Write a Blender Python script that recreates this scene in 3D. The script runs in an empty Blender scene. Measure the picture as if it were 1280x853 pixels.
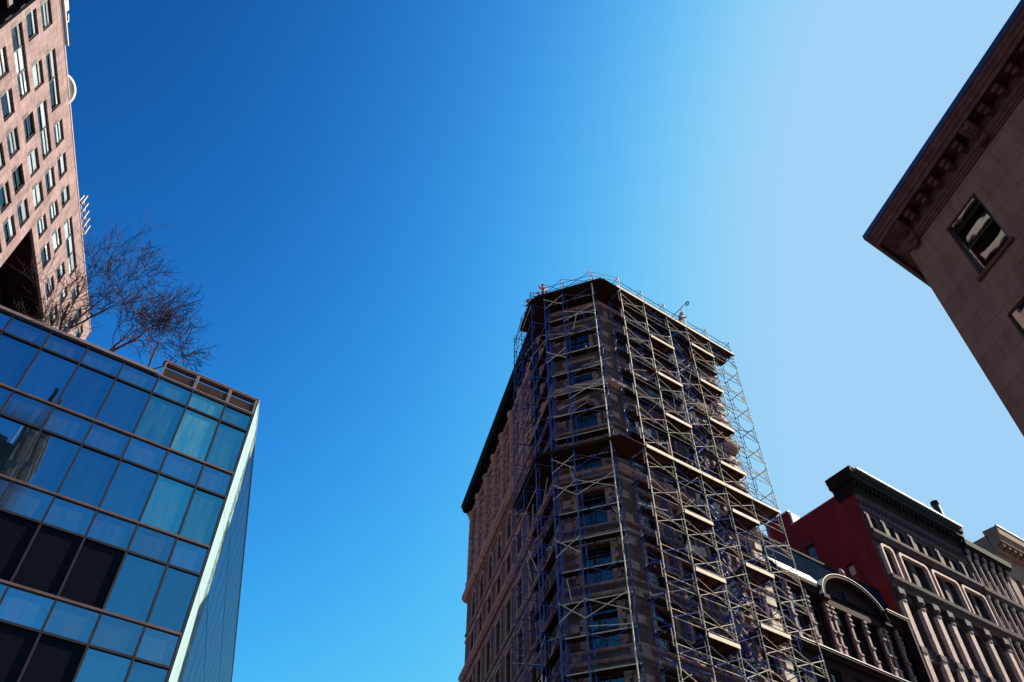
import bpy, math, random
from mathutils import Vector, Matrix
rnd = random.Random(7)
scene = bpy.context.scene
COL = scene.collection
EYE = Vector((0, 0, 1.6))
R_ = math.radians
Z = Vector((0, 0, 1))

def az(d):
    return Vector((math.sin(R_(d)), math.cos(R_(d)), 0))

# ------------------------------------------------------------------ materials
def new_mat(name):
    m = bpy.data.materials.new(name); m.use_nodes = True
    nt = m.node_tree; b = nt.nodes['Principled BSDF']
    return m, nt, b

def N_(nt, t, **kw):
    n = nt.nodes.new(t)
    for k, v in kw.items(): setattr(n, k, v)
    return n

def noise_fac(nt, scale, detail=5, rough=.6, vec=None):
    n = N_(nt, 'ShaderNodeTexNoise'); n.inputs['Scale'].default_value = scale
    n.inputs['Detail'].default_value = detail; n.inputs['Roughness'].default_value = rough
    if vec: nt.links.new(vec, n.inputs['Vector'])
    return n.outputs['Fac']

def ramp(nt, fac, stops):
    r = N_(nt, 'ShaderNodeValToRGB'); nt.links.new(fac, r.inputs['Fac'])
    e = r.color_ramp.elements
    while len(e) < len(stops): e.new(.5)
    for i, (p, c) in enumerate(stops):
        e[i].position = p; e[i].color = (*c, 1)
    return r.outputs['Color']

def mixc(nt, mode, fac, a, b):
    m = N_(nt, 'ShaderNodeMix', data_type='RGBA', blend_type=mode)
    for s, v in ((0, fac), (6, a), (7, b)):
        if hasattr(v, 'is_linked'): nt.links.new(v, m.inputs[s])
        elif isinstance(v, (int, float)): m.inputs[s].default_value = v
        else: m.inputs[s].default_value = (*v, 1)
    return m.outputs[2]

def geo_pos(nt):
    return N_(nt, 'ShaderNodeNewGeometry').outputs['Position']

def mat_plain(name, col, rough=.6, metal=0, var=.25, scale=1.2, spec=.5, bump=0, per_obj=0):
    m, nt, b = new_mat(name)
    p = geo_pos(nt)
    f = noise_fac(nt, scale, 6, .65, p)
    lo = tuple(c * (1 - var) for c in col); hi = tuple(min(1, c * (1 + var)) for c in col)
    c = ramp(nt, f, [(.3, lo), (.7, hi)])
    if per_obj:
        oi = N_(nt, 'ShaderNodeObjectInfo')
        v = ramp(nt, oi.outputs['Random'], [(0, (1 - per_obj,) * 3), (1, (1, 1, 1))])
        c = mixc(nt, 'MULTIPLY', 1.0, c, v)
    nt.links.new(c, b.inputs['Base Color'])
    b.inputs['Roughness'].default_value = rough; b.inputs['Metallic'].default_value = metal
    b.inputs['Specular IOR Level'].default_value = spec
    if bump:
        bn = N_(nt, 'ShaderNodeBump'); bn.inputs['Strength'].default_value = bump; bn.inputs['Distance'].default_value = .02
        nt.links.new(noise_fac(nt, scale * 12, 4, .6, p), bn.inputs['Height']); nt.links.new(bn.outputs['Normal'], b.inputs['Normal'])
    return m

def mat_block(name, c1, c2, mortar, w, h, msize=.012, rough=.85, stain=.35, bump=.5, off=.5, spec=.25):
    """coursed masonry laid out in metres on the UV map"""
    m, nt, b = new_mat(name)
    uv = N_(nt, 'ShaderNodeUVMap').outputs['UV']
    br = N_(nt, 'ShaderNodeTexBrick'); nt.links.new(uv, br.inputs['Vector'])
    br.inputs['Scale'].default_value = 1; br.inputs['Brick Width'].default_value = w; br.inputs['Row Height'].default_value = h
    br.inputs['Mortar Size'].default_value = msize; br.inputs['Mortar Smooth'].default_value = .3; br.offset = off
    br.inputs['Color1'].default_value = (*c1, 1); br.inputs['Color2'].default_value = (*c2, 1); br.inputs['Mortar'].default_value = (*mortar, 1)
    p = geo_pos(nt)
    mp = N_(nt, 'ShaderNodeMapping'); mp.inputs['Scale'].default_value = (1, 1, .22); nt.links.new(p, mp.inputs['Vector'])
    st = ramp(nt, noise_fac(nt, 1.1, 7, .7, mp.outputs['Vector']), [(.32, (1 - stain,) * 3), (.68, (1, 1, 1))])
    fine = ramp(nt, noise_fac(nt, 9, 4, .7, p), [(.3, (.82,) * 3), (.7, (1.0,) * 3)])
    c = mixc(nt, 'MULTIPLY', 1.0, br.outputs['Color'], st); c = mixc(nt, 'MULTIPLY', 1.0, c, fine)
    nt.links.new(c, b.inputs['Base Color']); b.inputs['Roughness'].default_value = rough
    b.inputs['Specular IOR Level'].default_value = spec
    bn = N_(nt, 'ShaderNodeBump'); bn.inputs['Strength'].default_value = bump; bn.inputs['Distance'].default_value = .03; bn.invert = True
    nt.links.new(br.outputs['Fac'], bn.inputs['Height']); nt.links.new(bn.outputs['Normal'], b.inputs['Normal'])
    return m

def mat_glass(name, tint=(.82, .86, .88), ior=1.75, streak=0, wav=.02):
    """window glass: mirror-like reflection by Fresnel, the rest lets you see in"""
    m, nt, b = new_mat(name); nt.nodes.remove(b)
    out = nt.nodes['Material Output']
    g = N_(nt, 'ShaderNodeBsdfGlossy'); g.inputs['Roughness'].default_value = .015; g.inputs['Color'].default_value = (.95, .97, 1, 1)
    t = N_(nt, 'ShaderNodeBsdfTransparent'); t.inputs['Color'].default_value = (*tint, 1)
    f0 = ((ior - 1) / (ior + 1)) ** 2        # Schlick, the same from both sides of the pane
    ge = N_(nt, 'ShaderNodeNewGeometry'); dt = N_(nt, 'ShaderNodeVectorMath', operation='DOT_PRODUCT')
    nt.links.new(ge.outputs['Incoming'], dt.inputs[0]); nt.links.new(ge.outputs['Normal'], dt.inputs[1])
    def mop(kind, a, b):
        n = N_(nt, 'ShaderNodeMath', operation=kind)
        for k, v in enumerate((a, b)):
            if isinstance(v, (int, float)): n.inputs[k].default_value = v
            else: nt.links.new(v, n.inputs[k])
        return n.outputs[0]
    q = mop('POWER', mop('SUBTRACT', 1.0, mop('ABSOLUTE', dt.outputs['Value'], 0)), 5.0)
    fr = mop('ADD', mop('MULTIPLY', q, 1 - f0), f0)
    mx = N_(nt, 'ShaderNodeMixShader'); nt.links.new(fr, mx.inputs[0]); nt.links.new(t.outputs[0], mx.inputs[1]); nt.links.new(g.outputs[0], mx.inputs[2])
    bn = N_(nt, 'ShaderNodeBump'); bn.inputs['Strength'].default_value = wav; bn.inputs['Distance'].default_value = .05
    nt.links.new(noise_fac(nt, .9, 2, .5, geo_pos(nt)), bn.inputs['Height'])
    nt.links.new(bn.outputs['Normal'], g.inputs['Normal'])
    nt.links.new(mx.outputs[0], out.inputs['Surface'])
    return m

def mat_curtain_glass(name, body, metal=1.0, rough=.02, var=.15, dust=0.0, dustcol=(.45, .6, .6), ior=1.5):
    """coated panel glass: a tinted mirror; dust = pale run-off streaks lying on the pane"""
    m, nt, b = new_mat(name)
    oi = N_(nt, 'ShaderNodeObjectInfo')
    c = ramp(nt, oi.outputs['Random'], [(0, tuple(x * (1 - var) for x in body)), (1, tuple(x * (1 + var) for x in body))])
    b.inputs['Metallic'].default_value = metal; b.inputs['IOR'].default_value = ior
    uv = N_(nt, 'ShaderNodeUVMap').outputs['UV']
    mp = N_(nt, 'ShaderNodeMapping'); mp.inputs['Scale'].default_value = (3.0, .35, 1); nt.links.new(uv, mp.inputs['Vector'])
    d = ramp(nt, noise_fac(nt, 1.4, 5, .6, mp.outputs['Vector']), [(.38, (.03,) * 3), (.78, (max(.06, dust),) * 3)])
    c = mixc(nt, 'MIX', d, c, dustcol)
    inv = N_(nt, 'ShaderNodeMath', operation='SUBTRACT'); inv.inputs[0].default_value = metal; nt.links.new(d, inv.inputs[1]); inv.use_clamp = True
    nt.links.new(inv.outputs[0], b.inputs['Metallic'])
    nt.links.new(c, b.inputs['Base Color']); b.inputs['Roughness'].default_value = rough
    bn = N_(nt, 'ShaderNodeBump'); bn.inputs['Strength'].default_value = .06; bn.inputs['Distance'].default_value = .05
    nt.links.new(noise_fac(nt, .5, 2, .5, geo_pos(nt)), bn.inputs['Height']); nt.links.new(bn.outputs['Normal'], b.inputs['Normal'])
    return m

M = {}
M['stone'] = mat_block('brown_limestone', (.145, .066, .058), (.195, .097, .085), (.035, .017, .016), 1.3, .48, .02, stain=.6)
M['stone_trim'] = mat_plain('carved_limestone', (.30, .165, .145), .85, var=.5, scale=2.2, spec=.2, bump=.4)
M['sunlit_block'] = mat_plain('sunlit_limestone', (.62, .52, .42), .85, var=.25, scale=1.5, spec=.2, bump=.4)  # pale colour stands in for sun on the end of the avenue wall
M['cornice_dark'] = mat_plain('sheet_metal_cornice', (.008, .006, .007), .8, var=.35, scale=2, spec=.12)
M['wood'] = mat_plain('weathered_plank', (.045, .017, .011), .85, var=.5, scale=2.5, spec=.1, per_obj=.5)
M['pine'] = mat_plain('raw_pine_board', (.86, .70, .52), .75, var=.12, scale=3, spec=.2, per_obj=.12)
M['blue_steel'] = mat_plain('blue_painted_tube', (.02, .05, .23), .4, 0, var=.6, scale=6)
M['galv'] = mat_plain('galvanised_tube', (.74, .61, .47), .55, 0, var=.3, scale=5, spec=.3)
M['glass'] = mat_glass('window_glass')
M['mirror'] = mat_glass('reflective_window_glass', (.6, .62, .62), ior=3.0, wav=.055)
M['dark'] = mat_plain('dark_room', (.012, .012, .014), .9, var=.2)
M['frame_dark'] = mat_plain('dark_sash', (.03, .025, .025), .5, var=.3)
M['blind'] = mat_plain('roller_blind', (.46, .51, .52), .8, var=.15, scale=.8, per_obj=.5)
M['pink'] = mat_block('pink_brick_panel', (.235, .155, .155), (.31, .215, .21), (.15, .10, .10), 1.9, .3, .02, stain=.55, bump=.3)
M['red'] = mat_block('red_painted_brick', (.20, .011, .015), (.245, .017, .021), (.14, .009, .012), .22, .075, .008, stain=.45, bump=.4)
M['rbrown'] = mat_block('right_sandstone', (.33, .145, .105), (.40, .185, .135), (.20, .09, .07), 1.55, .62, .010, stain=.4, bump=.4)
M['rtrim'] = mat_plain('right_carved_trim', (.13, .05, .044), .75, var=.35, scale=2.5, bump=.3, spec=.2)
M['navy_metal'] = mat_plain('navy_roof_edge', (.02, .035, .12), .4, .2, var=.25)
M['castiron'] = mat_plain('cream_cast_iron', (.38, .25, .21), .75, var=.45, scale=2.6, bump=.3, spec=.2)
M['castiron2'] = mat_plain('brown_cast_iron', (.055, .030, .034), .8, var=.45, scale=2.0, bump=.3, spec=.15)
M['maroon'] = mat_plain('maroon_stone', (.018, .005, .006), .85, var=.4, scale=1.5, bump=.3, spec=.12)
M['rose'] = mat_plain('rose_trim', (.22, .12, .115), .75, var=.35, scale=3, spec=.2)
M['slate'] = mat_block('blue_slate', (.008, .016, .034), (.012, .022, .045), (.004, .007, .012), .3, .2, .015, stain=.3, spec=0)
M['zinc'] = mat_plain('pale_zinc', (.52, .49, .44), .55, .05, var=.2)
M['tan'] = mat_plain('tan_stone', (.22, .125, .085), .85, var=.2, spec=.15)
M['mullion'] = mat_plain('bronze_mullion', (.022, .014, .017), .45, .3, var=.3)
M['mullion_red'] = mat_plain('red_bronze_rail', (.13, .07, .06), .5, .2, var=.3)
M['coping'] = mat_plain('brown_coping', (.20, .13, .13), .6, var=.25)
M['cw'] = mat_curtain_glass('coated_blue_glass', (.10, .20, .32))
M['cws'] = mat_curtain_glass('spandrel_blue_glass', (.15, .25, .38), rough=.1, dust=.28, dustcol=(.10, .10, .16))
M['cwt'] = mat_curtain_glass('streaked_teal_glass', (.2, .40, .42), dust=.62, dustcol=(.12, .30, .32))
M['cwt2'] = mat_curtain_glass('faintly_streaked_glass', (.13, .30, .38), dust=.35, dustcol=(.08, .22, .26))
M['cwd'] = mat_curtain_glass('black_panel', (.005, .005, .009), metal=0, rough=.2, ior=1.12, dustcol=(.012, .012, .018))
M['sideglass'] = mat_curtain_glass('side_blue_glass', (.004, .075, .42), metal=0, ior=1.22, rough=.3, var=.15, dustcol=(.01, .08, .30))
M['sunlit_panel'] = mat_block('sunlit_strip', (.22, .36, .38), (.25, .40, .42), (.10, .13, .15), 1.73, 4.18, .03, stain=.2, bump=.1)  # sunlight on the flank's near end, put into the panel colour
M['sheet'] = mat_plain('grey_dust_sheet', (.34, .31, .30), .8, var=.3, scale=2)
M['black'] = mat_plain('black_paint', (.01, .01, .011), .5, var=.2)
M['white'] = mat_plain('white_paint', (.30, .30, .30), .6, var=.15)
M['bark'] = mat_plain('grey_bark', (.075, .045, .048), .85, var=.7, scale=5, spec=.15)
M['twig'] = mat_plain('reddish_twig', (.04, .02, .024), .85, var=.4, scale=3, spec=.1)
M['orange'] = mat_plain('orange_cloth', (.75, .09, .03), .7, var=.15, scale=8)
M['navy_cloth'] = mat_plain('navy_cloth', (.03, .03, .05), .85, var=.3, scale=8)
M['grey_cloth'] = mat_plain('grey_cloth', (.20, .17, .17), .85, var=.3, scale=8)
M['skin'] = mat_plain('skin', (.42, .24, .18), .6, var=.08, scale=10)
M['hat_orange'] = mat_plain('orange_plastic', (.80, .12, .04), .35, var=.05)
M['hat_white'] = mat_plain('white_plastic', (.8, .8, .78), .35, var=.05)
M['asphalt'] = mat_plain('asphalt', (.05, .05, .052), .9, var=.25, scale=.8, bump=.3)
M['paving'] = mat_block('paving_flags', (.26, .25, .24), (.30, .29, .28), (.16, .15, .15), 1.5, 1.5, .02, off=0)
M['paint'] = mat_plain('road_paint', (.75, .75, .72), .7, var=.15)
M['earth'] = mat_plain('city_ground', (.10, .095, .09), .95, var=.3, scale=.05)
M['opp'] = mat_block('dull_brick', (.06, .043, .04), (.08, .056, .05), (.035, .025, .024), .5, .16, .02)

# ------------------------------------------------------------------ geometry
class Frame:
    """a facade: O = foot of its origin, n = outward azimuth; a runs to the right as seen from outside, s outward, z up"""
    def __init__(self, O, n):
        self.O = Vector((O[0], O[1], 0)); self.n = az(n); self.u = az(n - 90); self.naz = n
    def P(self, a, s, z):
        return self.O + self.u * a + self.n * s + Z * z
    def rot(self):   # rotation that turns local +X to u and local +Y to -n (into the wall)
        return math.atan2(self.u.y, self.u.x)

class MB:
    def __init__(self): self.v = []; self.f = []; self.uv = []; self.m = []
    def face(self, pts, uvs=None, m=0):
        i = len(self.v); self.v += [tuple(p) for p in pts]; self.f.append(tuple(range(i, i + len(pts))))
        self.uv.append(uvs or [(p[0], p[2]) for p in pts]); self.m.append(m)
    def box(self, F, a0, a1, s0, s1, z0, z1, m=0):
        P = F.P
        def q(c, uv): self.face([P(*x) for x in c], uv, m)
        q([(a0, s1, z0), (a1, s1, z0), (a1, s1, z1), (a0, s1, z1)], [(a0, z0), (a1, z0), (a1, z1), (a0, z1)])
        q([(a1, s0, z0), (a0, s0, z0), (a0, s0, z1), (a1, s0, z1)], [(a1, z0), (a0, z0), (a0, z1), (a1, z1)])
        q([(a0, s0, z0), (a0, s1, z0), (a0, s1, z1), (a0, s0, z1)], [(s0, z0), (s1, z0), (s1, z1), (s0, z1)])
        q([(a1, s1, z0), (a1, s0, z0), (a1, s0, z1), (a1, s1, z1)], [(s1, z0), (s0, z0), (s0, z1), (s1, z1)])
        q([(a0, s1, z1), (a1, s1, z1), (a1, s0, z1), (a0, s0, z1)], [(a0, s1), (a1, s1), (a1, s0), (a0, s0)])
        q([(a0, s0, z0), (a1, s0, z0), (a1, s1, z0), (a0, s1, z0)], [(a0, s0), (a1, s0), (a1, s1), (a0, s1)])
    def tube(self, pts, rad, n=6, cap=True, m=0):
        pts = [Vector(p) for p in pts]
        if isinstance(rad, (int, float)): rad = [rad] * len(pts)
        rings = []; ref = None
        for i, p in enumerate(pts):
            d = (pts[min(i + 1, len(pts) - 1)] - pts[max(i - 1, 0)]).normalized()
            if ref is None:
                ref = Vector((0, 0, 1)) if abs(d.z) < .9 else Vector((1, 0, 0))
            x = d.cross(ref).normalized(); y = d.cross(x).normalized(); ref = -x.cross(d).normalized() if False else ref
            b = len(self.v)
            for k in range(n):
                t = 2 * math.pi * k / n
                self.v.append(tuple(p + (x * math.cos(t) + y * math.sin(t)) * rad[i]))
            rings.append(b)
        for i in range(len(rings) - 1):
            for k in range(n):
                k2 = (k + 1) % n
                self.f.append((rings[i] + k, rings[i] + k2, rings[i + 1] + k2, rings[i + 1] + k))
                self.uv.append([(k / n, i), ((k + 1) / n, i), ((k + 1) / n, i + 1), (k / n, i + 1)]); self.m.append(m)
        if cap:
            for b, rv in ((rings[0], True), (rings[-1], False)):
                idx = [b + k for k in range(n)]
                self.f.append(tuple(reversed(idx)) if rv else tuple(idx)); self.uv.append([(0, 0)] * n); self.m.append(m)
    def profile(self, path, prof, m=0, cap=True):
        """path: list of (point2d, outward direction2d incl. mitre factor); prof: closed list of (s,z)"""
        rows = []
        L = 0
        for i, (p, o) in enumerate(path):
            if i: L += (Vector(p) - Vector(path[i - 1][0])).length
            rows.append(([Vector((p[0], p[1], 0)) + Vector((o[0], o[1], 0)) * s + Z * z for s, z in prof], L))
        n = len(prof)
        for (r0, l0), (r1, l1) in zip(rows, rows[1:]):
            for k in range(n):
                k2 = (k + 1) % n
                self.face([r0[k], r1[k], r1[k2], r0[k2]], [(l0, k * .2), (l1, k * .2), (l1, k * .2 + .2), (l0, k * .2 + .2)], m)
        if cap:
            self.face(rows[0][0], None, m); self.face(list(reversed(rows[-1][0])), None, m)
    def lathe(self, F, a, s, prof, n=12, half=False, m=0):
        """prof: (radius, z) upward, about the vertical at (a, s)"""
        c = F.P(a, s, 0); rings = []
        for r, z in prof:
            b = len(self.v)
            for k in range(n):
                t = 2 * math.pi * k / n
                self.v.append(tuple(c + F.u * (r * math.cos(t)) + F.n * (r * math.sin(t)) + Z * z))
            rings.append(b)
        for i in range(len(rings) - 1):
            for k in range(n):
                k2 = (k + 1) % n
                self.f.append((rings[i] + k, rings[i] + k2, rings[i + 1] + k2, rings[i + 1] + k)); self.uv.append([(0, 0)] * 4); self.m.append(m)
        self.f.append(tuple(rings[-1] + k for k in range(n))); self.uv.append([(0, 0)] * n); self.m.append(m)
        self.f.append(tuple(reversed([rings[0] + k for k in range(n)]))); self.uv.append([(0, 0)] * n); self.m.append(m)
    def mesh(self, name, mats, off=Vector((0, 0, 0)), smooth=False):
        me = bpy.data.meshes.new(name)
        me.from_pydata([(x - off[0], y - off[1], z - off[2]) for x, y, z in self.v], [], self.f)
        u = me.uv_layers.new(name='UVMap'); i = 0
        flat = [c for f in self.uv for c in f]
        for li, c in enumerate(flat): u.data[li].uv = c
        for mt in (mats if isinstance(mats, (list, tuple)) else [mats]): me.materials.append(mt)
        for p, k in zip(me.polygons, self.m):
            p.material_index = k; p.use_smooth = smooth
        return me
    def build(self, name, mats, parent=None, smooth=False, kind=None, label=None):
        r = parent
        while r is not None and r.parent is not None: r = r.parent
        off = r.location if r is not None else Vector((0, 0, 0))
        o = bpy.data.objects.new(name, self.mesh(name, mats, off, smooth)); COL.objects.link(o)
        if parent is not None: o.parent = parent
        if kind: o['kind'] = kind
        if label: o['label'] = label
        return o

def thing(name, label, cat, loc=(0, 0, 0), group=None):
    o = bpy.data.objects.new(name, None); COL.objects.link(o); o.empty_display_size = .5
    o.location = loc; o['label'] = label; o['category'] = cat
    if group: o['group'] = group
    return o

def place(name, mesh, parent, loc, rz):
    """a part that shares its mesh with its like: loc in world metres"""
    o = bpy.data.objects.new(name, mesh); COL.objects.link(o); o.parent = parent
    o.location = Vector(loc) - parent.location; o.rotation_euler = (0, 0, rz); return o

def child(name, mesh, parent, tilt=0):
    o = bpy.data.objects.new(name, mesh); COL.objects.link(o); o.parent = parent
    if tilt: o.rotation_euler = (rnd.uniform(-tilt, tilt), 0, rnd.uniform(-tilt, tilt))
    return o

def wall_holes(mb, F, a0, a1, z0, z1, holes, depth=.35, s=0, m=0):
    """wall face with real openings: holes (a0,a1,z0,z1), each with reveals going depth inward"""
    A = sorted({a0, a1, *[h[0] for h in holes], *[h[1] for h in holes]}); A = [x for x in A if a0 <= x <= a1]
    ZZ = sorted({z0, z1, *[h[2] for h in holes], *[h[3] for h in holes]}); ZZ = [x for x in ZZ if z0 <= x <= z1]
    for x0, x1 in zip(A, A[1:]):
        run = None
        for y0, y1 in zip(ZZ, ZZ[1:]):
            cx, cy = (x0 + x1) / 2, (y0 + y1) / 2
            solid = not any(h[0] < cx < h[1] and h[2] < cy < h[3] for h in holes)
            if solid: run = (run[0], y1) if run else (y0, y1)
            if (not solid or y1 == ZZ[-1]) and run:
                mb.face([F.P(x0, s, run[0]), F.P(x1, s, run[0]), F.P(x1, s, run[1]), F.P(x0, s, run[1])], [(x0, run[0]), (x1, run[0]), (x1, run[1]), (x0, run[1])], m)
                run = None
    for h in holes:
        b0, b1, y0, y1 = h[:4]; d = s - depth
        for c in ([(b0, s, y0), (b0, s, y1), (b0, d, y1), (b0, d, y0)], [(b1, s, y1), (b1, s, y0), (b1, d, y0), (b1, d, y1)],
                  [(b0, s, y1), (b1, s, y1), (b1, d, y1), (b0, d, y1)], [(b1, s, y0), (b0, s, y0), (b0, d, y0), (b1, d, y0)]):
            mb.face([F.P(*x) for x in c], [(x[0] + x[1], x[2]) for x in c], m)

LF = Frame((0, 0), 180)      # local: a = +X, s = -Y (outward)
_wm = {}
def win_meshes(w, h, style, fm, glass='glass'):
    key = (round(w, 3), round(h, 3), style, fm.name, glass)
    if key in _wm: return _wm[key]
    f = MB(); t = .12 if glass == 'mirror' else .07; hw = w / 2
    f.box(LF, -hw, -hw + t, -.08, 0, 0, h); f.box(LF, hw - t, hw, -.08, 0, 0, h)
    f.box(LF, -hw + t, hw - t, -.08, 0, h - t, h); f.box(LF, -hw + t, hw - t, -.08, .02, 0, t)
    if 'h' in style: f.box(LF, -hw + t, hw - t, -.07, .01, h * .5 - .04, h * .5 + .04)
    if 't' in style: f.box(LF, -hw + t, hw - t, -.07, .01, h * .68 - .05, h * .68 + .05)
    if 'v' in style: f.box(LF, -.03, .03, -.06, .005, t, h - t)
    if '3' in style:
        for k in (1, 2, 3):
            x = -hw + w * k / 4; f.box(LF, x - .04, x + .04, -.06, .01, t, h - t)
    g = MB()
    if 'h' in style:
        for s_, y0, y1 in ((-.062, t, h * .5 - .04), (-.033, h * .5 + .04, h - t)): g.face([LF.P(-hw + t, s_, y0), LF.P(hw - t, s_, y0), LF.P(hw - t, s_, y1), LF.P(-hw + t, s_, y1)])
    else:
        g.face([LF.P(-hw + t, -.047, t), LF.P(hw - t, -.047, t), LF.P(hw - t, -.047, h - t), LF.P(-hw + t, -.047, h - t)])
    bl = []
    for fr in (.3, .55, .95):
        b = MB(); b.box(LF, -hw + t + .005, hw - t - .005, -.079, -.073, h - t - fr * (h - .2), h - t - .002); bl.append(b.mesh('blind', M['blind']))
    _wm[key] = (f.mesh('window', fm), g.mesh('pane', M[glass]), bl)
    return _wm[key]

def window(F, a, z, w, h, parent, style='h', s=-.3, fm=None, blind=.3, name='window', tilt=.006, label=None, glass='glass'):
    fm = fm or M['frame_dark']
    f, g, bl = win_meshes(w, h, style, fm, glass)
    o = place(name, f, parent, F.P(a, s, z), F.rot())
    child('pane', g, o, tilt)
    if rnd.random() < blind: child('blind', rnd.choice(bl), o)
    if label: o['label'] = label
    return o

def mitre(pts, naz):
    """pts: polyline corners (2d), naz: outward azimuth of each segment -> path for MB.profile"""
    out = []
    for i, p in enumerate(pts):
        ns = [az(naz[j]) for j in (i - 1, i) if 0 <= j < len(naz)]
        if len(ns) == 1: o = ns[0]
        else:
            h = (ns[0] + ns[1]).normalized(); o = h / h.dot(ns[0])
        out.append(((p[0], p[1]), (o.x, o.y)))
    return out

# ------------------------------------------------------------------ the streets
def setting():
    def flat(name, pts, z, mat, kind='structure'):
        b = MB(); b.face([(x, y, z) for x, y in pts], [(x, y) for x, y in pts]); return b.build(name, mat, None, kind=kind)
    flat('ground', [(-1500, -1500), (1500, -1500), (1500, 1500), (-1500, 1500)], 0, M['earth'])
    Rd, Nd = az(55.2), az(145.2)
    def strip(name, c, d, w, l0, l1, z, mat):
        n = Vector((-d.y, d.x, 0)); c = Vector((*c, 0))
        p = [c + d * l0 - n * w / 2, c + d * l1 - n * w / 2, c + d * l1 + n * w / 2, c + d * l0 + n * w / 2]
        return flat(name, [(q.x, q.y) for q in p], z, mat)
    strip('road', (4, 28), Rd, 13, -120, 160, .004, M['asphalt'])
    Bd = az(-15.3)
    strip('side_road', (-4, 27), Bd, 10, -60, 160, .008, M['asphalt'])
    for k in range(-6, 8):
        pass
    b = MB()
    F = Frame((4, 28), 145.2)
    for k in range(-16, 22):
        b.face([F.P(k * 6, -.07, .012), F.P(k * 6 + 3, -.07, .012), F.P(k * 6 + 3, .07, .012), F.P(k * 6, .07, .012)])
    b.build('road_marking', M['paint'], None, kind='structure')
    def pave(name, pts):
        b = MB(); n = len(pts); zt = .14
        b.face([(x, y, zt) for x, y in pts], [(x, y) for x, y in pts])
        for i in range(n):
            p, q = pts[i], pts[(i + 1) % n]
            b.face([(p[0], p[1], 0), (q[0], q[1], 0), (q[0], q[1], zt), (p[0], p[1], zt)])
        b.build(name, M['paving'], None, kind='structure')
    F = Frame((CR.x, CR.y), 145.2)
    pave('pavement', [(F.P(a, s, 0).x, F.P(a, s, 0).y) for a, s in ((-6, 5), (90, 5), (90, -2), (-6, -2))])
    FG = Frame((G0.x, G0.y), 145.2)
    pave('glass_block_pavement', [(FG.P(a, s, 0).x, FG.P(a, s, 0).y) for a, s in ((-50, 4), (3, 4), (3, -2), (-50, -2))])
    pave('near_pavement', [(-40, -9), (9.5, 5), (9.5, 12), (-2, 6), (-40, -2)])

# key corners (metres)
CR = Vector((7.41, 44.39, 0)); CL = Vector((3.50, 45.81, 0))
G0 = Vector((-13.47, 31.22, 0))
nR, nN, nB = 145.2, 200.0, -105.3
FR = Frame(CR, nR)              # a from 0 to the right along the avenue
FN = Frame(CL, nN)              # a 0 .. 4.16
FB = Frame(CL, nB)              # a negative, away from the nose
WN = (CR - CL).length

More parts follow.
